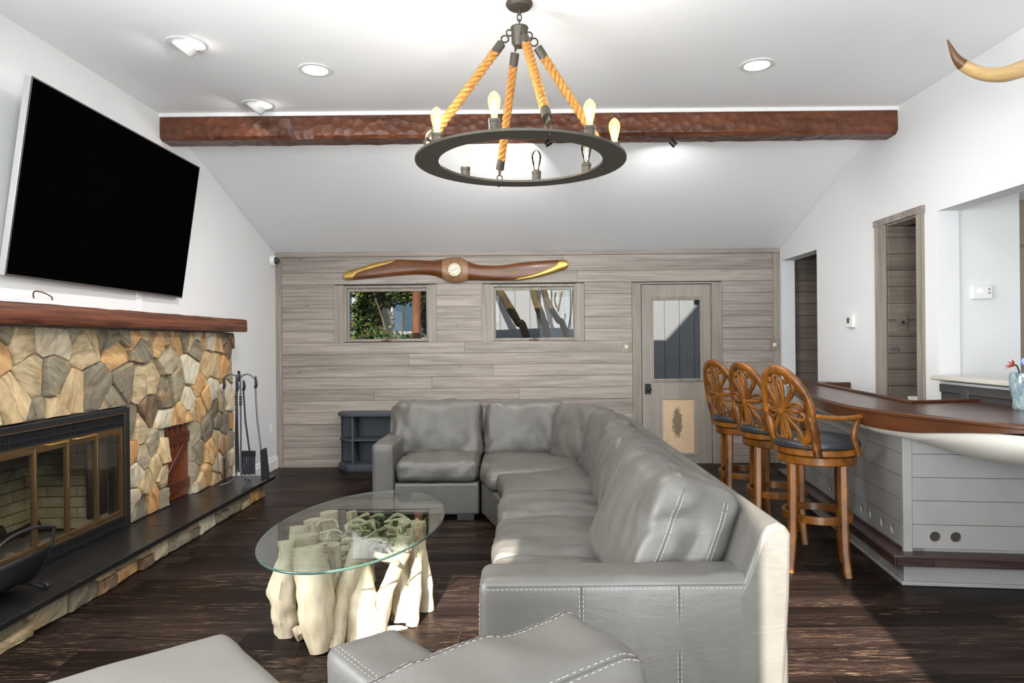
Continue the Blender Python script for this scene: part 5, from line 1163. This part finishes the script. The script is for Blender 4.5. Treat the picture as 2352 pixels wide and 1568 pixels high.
for i, p in enumerate(OL):
    t = i / (n - 1); a, b = OL[max(i - 1, 0)], OL[min(i + 1, n - 1)]; d = Vector((b[0] - a[0], b[1] - a[1], 0)).normalized(); nr = Vector((-d.y, d.x, 0))
    if i == 0: cen = Vector((0.6, 1.0, 0)); sgn = -1 if nr.dot(cen - Vector((*p, 0))) > 0 else 1
    th_ = 0.075 + 0.035 * math.exp(-((t - 0.52) / 0.14) ** 2) - 0.07 * max(0, (t - 0.58) / 0.42)
    for (o_, z) in ((0.004, ZT - 0.004), (0.012, ZT - 0.010), (0.012, ZT - 0.022), (0.0, ZT - 0.027), (0.0, ZT - th_), (-0.03, ZT - th_), (-0.03, ZT - 0.029)):
        q = Vector((*p, 0)) + nr * sgn * o_; fm.v.append((q.x, q.y, z))
fm.f += [(i * 7 + q, i * 7 + (q + 1) % 7, (i + 1) * 7 + (q + 1) % 7, (i + 1) * 7 + q) for i in range(n - 1) for q in range(7)] + [tuple(range(7)), tuple((n - 1) * 7 + q for q in range(7))]
fm.obj('counter_fascia', fascia_m, bar, smooth=35)
# raised lip on the inner edge
lipP = [IL[0], IL[1], IL[2], IL[3]]
MB().bar([(*p, ZT + 0.008) for p in lipP[:2]], 0.028, 0.02, up=(0, 0, 1)).obj('counter_lip', fascia_m, bar); MB().bar([(*p, ZT + 0.008) for p in lipP[1:3]], 0.028, 0.02, up=(0, 0, 1)).obj('counter_lip', fascia_m, bar)
MB().bar([(*p, ZT - 0.05) for p in lipP[2:4]], 0.03, 0.13, up=(0, 0, 1)).obj('counter_apron', fascia_m, bar)
# plank seams across the end of the counter
for (a, b) in (((2.18, 4.0), (2.86, 3.55)), ((2.45, 4.2), (2.86, 3.98))):
    p, q = bl(*a), bl(*b); MB().bar([(*p, ZT - 0.0006), (*q, ZT - 0.0006)], 0.003, 0.002, up=(0, 0, 1)).obj('counter_seam', groove_m, bar)
# panels: side (x = 0) and end (y = 0), boards slightly proud of the core
LY, LX = 2.52, 0.70
MB().box(0.02, 0.12, 0.02, LY, 0, ZT - 0.03).obj('side_core', barpaint_m, bar); MB().box(0.02, LX, 0.02, 0.12, 0, ZT - 0.03).obj('end_core', barpaint_m, bar)
def holed_board(horiz, a0, a1, z0, z1, holes, r):
    """board with round holes: built as a strip of cells, each cell a square-to-circle ring"""
    mb = MB(); N = 16; cells = sorted(holes); cur = a0; zc = (z0 + z1) / 2; hw = min((z1 - z0) / 2 - 0.002, r * 1.7)
    def P(a, z, d): return (a, d, z) if horiz else (d, a, z)
    def bx(s, e, za, zb):
        if e - s > 1e-4 and zb - za > 1e-4: (mb.box(s, e, 0, 0.02, za, zb) if horiz else mb.box(0, 0.02, s, e, za, zb))
    for h in cells:
        bx(cur, h - hw, z0, z1); bx(h - hw, h + hw, z0, zc - hw); bx(h - hw, h + hw, zc + hw, z1); cur = h + hw
        o = len(mb.v)
        for d in (0, 0.02):
            for i in range(N):
                a = 2 * PI * i / N; c, s = math.cos(a), math.sin(a); k = hw / max(abs(c), abs(s))
                mb.v += [P(h + r * c, zc + r * s, d), P(h + k * c, zc + k * s, d)]
        for i in range(N):
            j = (i + 1) % N
            mb.f += [(o + 2 * i, o + 2 * j, o + 2 * j + 1, o + 2 * i + 1), (o + 2 * N + 2 * i, o + 2 * N + 2 * j, o + 2 * N + 2 * j + 1, o + 2 * N + 2 * i + 1), (o + 2 * i, o + 2 * j, o + 2 * N + 2 * j, o + 2 * N + 2 * i)]
    bx(cur, a1, z0, z1); return mb
zl = [0.21, 0.345, 0.48, 0.612, 0.745, 0.875, ZT - 0.03]
for i, (a, b) in enumerate(zip(zl[:-1], zl[1:])):
    hs_ = [0.17, 0.28] if i == 0 else []
    holed_board(True, 0.05, LX, a + 0.0015, b - 0.0015, hs_, 0.029).obj('end_board', barpaint_m, bar)
    hs_ = [0.15, 0.30, 0.48, 0.63, 0.95, 1.12, 1.27] if i == 0 else []
    holed_board(False, 0.02, LY, a + 0.0015, b - 0.0015, hs_, 0.03).obj('side_board', barpaint_m, bar)
for x in (0.17, 0.28):
    m = MB().lathe([(0.0, 0.012), (0.034, 0.012), (0.034, 0.02), (0, 0.02)], 20, (x, 0, 0.2775), 'y').obj('vent_plate', groove_m, bar)
    for k in range(6): B(x - 0.024, x + 0.024, 0.008, 0.0118, 0.2555 + k * 0.0088, 0.2585 + k * 0.0088).obj('louvre', plain('brown_louvre', lin(70, 48, 44), 0.5), m)
MB().box(0.0, 0.05, 0.0, 0.02, 0.18, ZT - 0.16).obj('corner_post', barpaint_m, bar, bevel=0.003)
# foot step and plinth
MB().prism([(-0.085, -0.085), (LX, -0.085), (LX, 0.02), (0.02, 0.02), (0.02, LY), (-0.085, LY)], 'z', 0.172, 0.19).obj('foot_step', darkstep_m, bar, bevel=0.004)
for i, (a, b) in enumerate(((-0.075, 0.13), (0.13, LX))): B(a + 0.001, b - 0.001, -0.078, -0.058, 0.128, 0.172).obj('step_fascia', darkstep_m, bar, bevel=0.002)
B(-0.078, -0.058, -0.078, LY, 0.128, 0.172).obj('step_fascia', darkstep_m, bar, bevel=0.002)
MB().box(0.0, LX, 0.0, 0.02, 0, 0.172).box(0.0, 0.02, 0.02, LY, 0, 0.172).obj('plinth', barpaint_m, bar, bevel=0.002)
MB().prism([(-0.016, -0.016), (LX, -0.016), (LX, 0), (0, 0), (0, LY), (-0.016, LY)], 'z', 0, 0.022).obj('shoe_moulding', barpaint_m, bar, bevel=0.005)
# cream hull skirt from the counter edge back to the panels
hm = MB(); rows_ = 10; cols = []
for i, p in enumerate(OL):
    t = i / (n - 1); a, b = OL[max(i - 1, 0)], OL[min(i + 1, n - 1)]; d = Vector((b[0] - a[0], b[1] - a[1], 0)).normalized(); nr = Vector((-d.y, d.x, 0)) * sgn
    s = Vector((*p, 0)) - nr * 0.03; z_top = ZT - 0.06
    if p[1] > 0.12:   e = Vector((-0.002, p[1] + 0.03, 0.835)); 
    elif i < n * 0.62: e = None
    else: e = Vector((min(max(p[0], 0), LX), -0.003, 0))
    cols.append((s, z_top, e, p))
ks_ = [i for i, c in enumerate(cols) if c[2] is None]
i0, i1 = ks_[0] - 1, ks_[-1] + 1
# end-panel landing points spread evenly from the corner to the wall
m_end = n - i1
for i in range(i1, n): f = (i - i1) / (m_end - 1); cols[i] = (cols[i][0], cols[i][1], Vector((LX * f, -0.003, interp([(0.0, 0.84), (0.15, 0.81), (0.35, 0.765), (0.55, 0.73), (0.75, 0.715), (1.0, 0.71)], f))), None)
for i in ks_: cols[i] = (cols[i][0], cols[i][1], Vector((-0.002, max(0.0, cols[i0][2].y * (1 - (i - i0) / (i1 - i0))), 0.835)), None)
for (s, zt, e, _) in cols:
    for r_ in range(rows_):
        f = r_ / (rows_ - 1); th_ = f * PI / 2; g = (1 - math.cos(th_)) ** 1.1
        hm.v.append((s.x + (e.x - s.x) * g, s.y + (e.y - s.y) * g, zt + (e.z - zt) * math.sin(th_)))
hm.f += [(i * rows_ + r_, i * rows_ + r_ + 1, (i + 1) * rows_ + r_ + 1, (i + 1) * rows_ + r_) for i in range(n - 1) for r_ in range(rows_ - 1)]
o = hm.obj('hull_skirt', hull_m, bar, smooth=60); so = o.modifiers.new('solid', 'SOLIDIFY'); so.thickness = 0.006
# glass vase on the bar
va = thing('glass_vase', 'pale blue swirled glass vase on the bar at the right edge', 'vase', (2.79, 3.78, ZT))
MB().lathe([(0.0, 0.0), (0.050, 0.0), (0.056, 0.012), (0.054, 0.05), (0.068, 0.12), (0.072, 0.165), (0.066, 0.205), (0.06, 0.205), (0.066, 0.165), (0.062, 0.12), (0.048, 0.05), (0.046, 0.018), (0.0, 0.016)], 32).obj('vessel', vase_m, va, smooth=60)
st_ = MB().tube(spline([(0.02, 0, 0.03), (-0.01, 0, 0.15), (-0.035, 0, 0.235), (-0.05, 0, 0.25)], 5), 0.004, 6).obj('stem', blackiron_m, va)
for k in range(6):
    a = k * 1.05; MB().add([(-0.05, 0, 0.25), (-0.065 + 0.01 * math.cos(a), 0.012 * math.sin(a), 0.258 + 0.012 * math.cos(a)), (-0.085 + 0.02 * math.cos(a), 0.03 * math.sin(a), 0.255 + 0.026 * math.cos(a)), (-0.062, 0.014 * math.sin(a + 0.8), 0.25 + 0.012 * math.cos(a + 0.8))], [(0, 1, 2), (0, 2, 3)]).obj('red_petal', plain('red_petal', lin(150, 58, 44), 0.5), va)
MB().tube(spline([(0.02, 0.01, 0.03), (0.015, 0.01, 0.2), (0.01, 0.01, 0.25)], 4), 0.003, 6).obj('stem', blackiron_m, va)
MB().lathe([(0, 0.24), (0.012, 0.25), (0.018, 0.27), (0.01, 0.285), (0, 0.288)], 8, (0.01, 0.01, 0)).obj('blue_bud', plain('blue_bud', lin(140, 156, 214), 0.5), va, smooth=60)

# ------------------------------------------------------------------ chandelier
cl = thing('ring_chandelier', 'bronze ring chandelier hung on four thick manila ropes', 'chandelier', (0.0, 3.60, 0))
RZ, RO, RI = 2.352, 0.555, 0.432
MB().lathe([(0.0, ZC), (0.07, ZC), (0.072, ZC - 0.012), (0.06, ZC - 0.026), (0.02, ZC - 0.032), (0, ZC - 0.032)], 32).obj('ceiling_canopy', iron_m, cl, smooth=40)
for k in range(3):
    zc = ZC - 0.045 - k * 0.032; P = [(0.011 * math.cos(a), 0, zc + 0.022 * math.sin(a)) if k % 2 else (0, 0.011 * math.cos(a), zc + 0.022 * math.sin(a)) for a in [2 * PI * i / 14 for i in range(14)]]
    MB().tube(P, 0.0038, 6, True).obj('chain_link', iron_m, cl, smooth=60)
MB().lathe([(0.0, 3.07), (0.046, 3.07), (0.048, 3.064), (0.044, 3.058), (0.042, 2.985), (0.03, 2.968), (0.0, 2.962)], 28).obj('hub', iron_m, cl, smooth=40)
MB().lathe([(RI, RZ), (RO, RZ), (RO, RZ + 0.012), (RI, RZ + 0.012)], 96).obj('ring', iron_m, cl)
ring_o = cl.children[-1]
# rebuild the ring as an annulus (lathe caps would close it)
me = ring_o.data; bm = bmesh.new(); bm.from_mesh(me)
bmesh.ops.delete(bm, geom=[f for f in bm.faces if len(f.verts) > 10], context='FACES')
vv = {}
for v in bm.verts: vv[(round(math.degrees(math.atan2(v.co.y, v.co.x)) / 3.75) % 96, round(v.co.z, 3), v.co.x ** 2 + v.co.y ** 2 > 0.25)] = v
for i in range(96):
    try: bm.faces.new([vv[(i, round(z, 3), False)] for z in (RZ, RZ + 0.012)] + [vv[((i + 1) % 96, round(z, 3), False)] for z in (RZ + 0.012, RZ)])
    except Exception: pass
bmesh.ops.recalc_face_normals(bm, faces=bm.faces); bm.to_mesh(me); bm.free()
def ringtorus(c, nrm, r, t, name='eye_ring'):
    q = Vector(nrm).to_track_quat('Z', 'Y').to_matrix(); return MB().tube([Vector(c) + q @ Vector(p) for p in circ(r, 16)], t, 6, True).obj(name, iron_m, cl, smooth=60)
for k, ang in enumerate((15, 105, 195, 285)):
    ca, sa = math.cos(R(ang)), math.sin(R(ang)); d = Vector((ca, sa, 0))
    pa = d * 0.105 + Vector((0, 0, 2.965)); pb = d * 0.475 + Vector((0, 0, RZ + 0.095)); ax = (pb - pa).normalized()
    ringtorus(d * 0.055 + Vector((0, 0, 3.035)), d.cross(Vector((0, 0, 1))), 0.016, 0.004); ringtorus(d * 0.08 + Vector((0, 0, 3.0)), Vector((ca * 0.3 - sa, sa * 0.3 + ca, 0.2)), 0.02, 0.0045)
    MB().tube([pa - ax * 0.01, pa + ax * 0.055], 0.024, 16).obj('rope_ferrule', iron_m, cl, smooth=40); MB().tube([pb - ax * 0.05, pb + ax * 0.012], 0.024, 16).obj('rope_ferrule', iron_m, cl, smooth=40)
    # three-strand rope
    a0, b0 = pa + ax * 0.05, pb - ax * 0.045; u = ax.orthogonal().normalized(); v = ax.cross(u); L = (b0 - a0).length; rp_ = MB(); N = 90
    for s in range(3):
        P = [a0 + ax * (L * i / N) + (u * math.cos(2 * PI * (L * i / N) / 0.105 + s * 2 * PI / 3) + v * math.sin(2 * PI * (L * i / N) / 0.105 + s * 2 * PI / 3)) * 0.0138 for i in range(N + 1)]
        rp_.tube(P, 0.0116, 8)
    rp_.obj('rope', rope_m, cl, smooth=70)
    ringtorus(pb + ax * 0.028, Vector((-sa, ca, 0)), 0.017, 0.005); ringtorus(d * 0.49 + Vector((0, 0, RZ + 0.035)), d, 0.016, 0.004)
    for rr in (0.46, 0.525): MB().lathe([(0, -0.012), (0.006, -0.010), (0.007, 0.0), (0, 0.0)], 8, (ca * rr, sa * rr, RZ)).obj('bolt', blackiron_m, cl, smooth=50)
for k, ang in enumerate((40, 79, 131, 170, 214, 256, 312, 350)):
    x, y = 0.494 * math.cos(R(ang)), 0.494 * math.sin(R(ang)); lit = k not in (0, 1)
    MB().lathe([(0.0, RZ + 0.012), (0.026, RZ + 0.012), (0.026, RZ + 0.058), (0.028, RZ + 0.06), (0.028, RZ + 0.074), (0.022, RZ + 0.08), (0, RZ + 0.08)], 20, (x, y, 0)).obj('socket', iron_m, cl, smooth=40)
    b_ = MB().lathe([(0.014, RZ + 0.08), (0.016, RZ + 0.095), (0.026, RZ + 0.135), (0.030, RZ + 0.158), (0.028, RZ + 0.178), (0.017, RZ + 0.196), (0.005, RZ + 0.205), (0.0, RZ + 0.208)], 20, (x, y, 0)).obj('bulb', bulb_lit_m if lit else bulb_m, cl, smooth=80)
    fm_ = MB()
    for q in range(6):
        a = q * PI / 3; fm_.tube([(x + 0.011 * math.cos(a), y + 0.011 * math.sin(a), RZ + 0.10), (x + 0.008 * math.cos(a + 0.6), y + 0.008 * math.sin(a + 0.6), RZ + 0.165)], 0.0022 if lit else 0.001, 5)
    fm_.obj('filament', fil_m if lit else fil_dim_m, b_)
    if lit:
        pl_ = bpy.data.lights.new('bulb_light', 'POINT'); pl_.energy = 3.0; pl_.color = (1.0, 0.955, 0.90); pl_.shadow_soft_size = 0.025
        po = bpy.data.objects.new('bulb_light', pl_); C.objects.link(po); po.parent = cl; po.location = (x, y, RZ + 0.145)

# ------------------------------------------------------------------ recessed ceiling lights
def downlight(x, y, eyeball, label, watts):
    t = thing('ceiling_light', label, 'ceiling light', (x, y, ZC), 0, 'recessed ceiling lights')
    MB().sweep(circ(0.095, 40), [(-0.018, -0.001), (0.016, -0.001), (0.014, -0.006), (-0.014, -0.008)], up=(0, 0, 1), closed=True).obj('trim_ring', whitepl_m, t, smooth=50)
    if eyeball:
        T = Matrix.Rotation(R(38), 4, 'Y'); pf_ = [(0.066 * math.cos(a), -0.066 * math.sin(a)) for a in [R(-10 + 60 * i / 7) for i in range(8)]]
        MB().lathe([(0.060, -0.05), (0.066, -0.045), (0.070, -0.03), (0.072, -0.012), (0.070, 0.01), (0.066, 0.01), (0.055, -0.04)], 32).xf(T).obj('eyeball', whitepl_m, t, smooth=60)
        MB().lathe([(0.0, -0.036), (0.056, -0.036), (0.056, -0.03), (0, -0.03)], 28).xf(T).obj('lamp', lamp_m, t)
        MB().sweep(circ(0.074, 32), [(-0.003, -0.004), (0.003, -0.004), (0.003, 0.0), (-0.003, 0.0)], up=(0, 0, 1), closed=True).obj('gap_ring', plain('shadow_gap', lin(150, 150, 148), 0.6), t)
    else:
        MB().lathe([(0.0, -0.003), (0.078, -0.003), (0.08, -0.001), (0, -0.001)], 36).obj('lamp', lamp_m, t)
    l = bpy.data.lights.new('downlight', 'AREA'); l.shape = 'DISK'; l.size = 0.14; l.energy = watts; l.color = (1.0, 0.985, 0.965); l.spread = R(165)
    o = bpy.data.objects.new('downlight', l); C.objects.link(o); o.parent = t; o.location = (-0.03 if eyeball else 0, 0, -0.075 if eyeball else -0.012)
    if eyeball: o.rotation_euler = (0, R(38), 0)
downlight(-1.99, 4.05, True, 'eyeball ceiling light nearest the television', 0.4)
downlight(-1.97, 5.09, True, 'eyeball ceiling light close to the timber beam', 0.5)
downlight(-1.34, 4.45, False, 'flat round ceiling light left of the chandelier', 13)
downlight(1.55, 4.44, False, 'flat round ceiling light right of the chandelier', 6)
downlight(-1.34, 2.0, False, 'flat round ceiling light left, above the viewer', 3)  # unseen ceiling lamp added for fill
downlight(1.55, 2.0, False, 'flat round ceiling light right, above the viewer', 4)  # second unseen lamp added for fill
# small spotlights under the beam
for (x, lab, ry) in ((1.197, 'small black spotlight under the beam, right of the chandelier', 45), (0.212, 'small black spotlight under the beam, behind the chandelier', -35)):
    s = thing('beam_spotlight', lab, 'spotlight', (x, 5.36, 2.985), 0, 'spotlights under the beam')
    MB().tube([(0, 0, 0.014), (0, 0, -0.012)], 0.008, 8).obj('stem', blackpl_m, s); MB().tube([(-0.02, 0, 0.0), (0.035, 0, 0)], [0.02, 0.024], 16).xf(Matrix.Translation((0, 0, -0.022)) @ Matrix.Rotation(R(ry), 4, 'Y')).obj('can', blackpl_m, s, smooth=40)
    l = bpy.data.lights.new('beam_spot', 'AREA'); l.shape = 'DISK'; l.size = 0.045; l.energy = 4.5 if x > 1 else 10; l.color = (1.0, 0.99, 0.975); l.spread = R(150)
    o = bpy.data.objects.new('beam_spot', l); C.objects.link(o); o.parent = s; o.location = (0.0, 0.09, -0.05); o.rotation_euler = Vector((0.1, 0.6, -0.8) if x > 1 else (-0.62, 0.42, -0.66)).to_track_quat('-Z', 'Y').to_euler()
# longhorn mount on the right wall
lh = thing('longhorn_mount', 'tan curved steer horn reaching in at the upper right', 'horn mount', (2.93, 3.42, 2.70))
hp = [(-0.10, 0, -0.02), (-0.25, -0.04, -0.01), (-0.42, -0.10, 0.05), (-0.56, -0.14, 0.055), (-0.70, -0.18, 0.05), (-0.80, -0.2, 0.11), (-0.865, -0.21, 0.215)]
hp = [(-0.06, 0.02, 0.10), (-0.25, 0.0, 0.085), (-0.40, -0.02, 0.05), (-0.52, -0.03, 0.015), (-0.64, -0.03, 0.025), (-0.74, -0.03, 0.085), (-0.795, -0.03, 0.19)]
P = spline(hp, 8); nP = len(P)
MB().tube(P[:-10], [0.055 - 0.036 * i / nP for i in range(nP - 10)], 14).obj('horn', horn_m, lh, smooth=70)
MB().tube(P[-11:], [0.055 - 0.036 * (nP - 11 + i) / nP - 0.0165 * i / 10 for i in range(11)], 14).obj('horn_tip', hornt_m, lh, smooth=70)
weld(cushion(0.10, 0.20, 0.36, 0.045, (0.01, 0.0, 0.0), 0.01, 5, 12), 'skull', bone_m, lh, TR(-0.05, 0, -0.05))
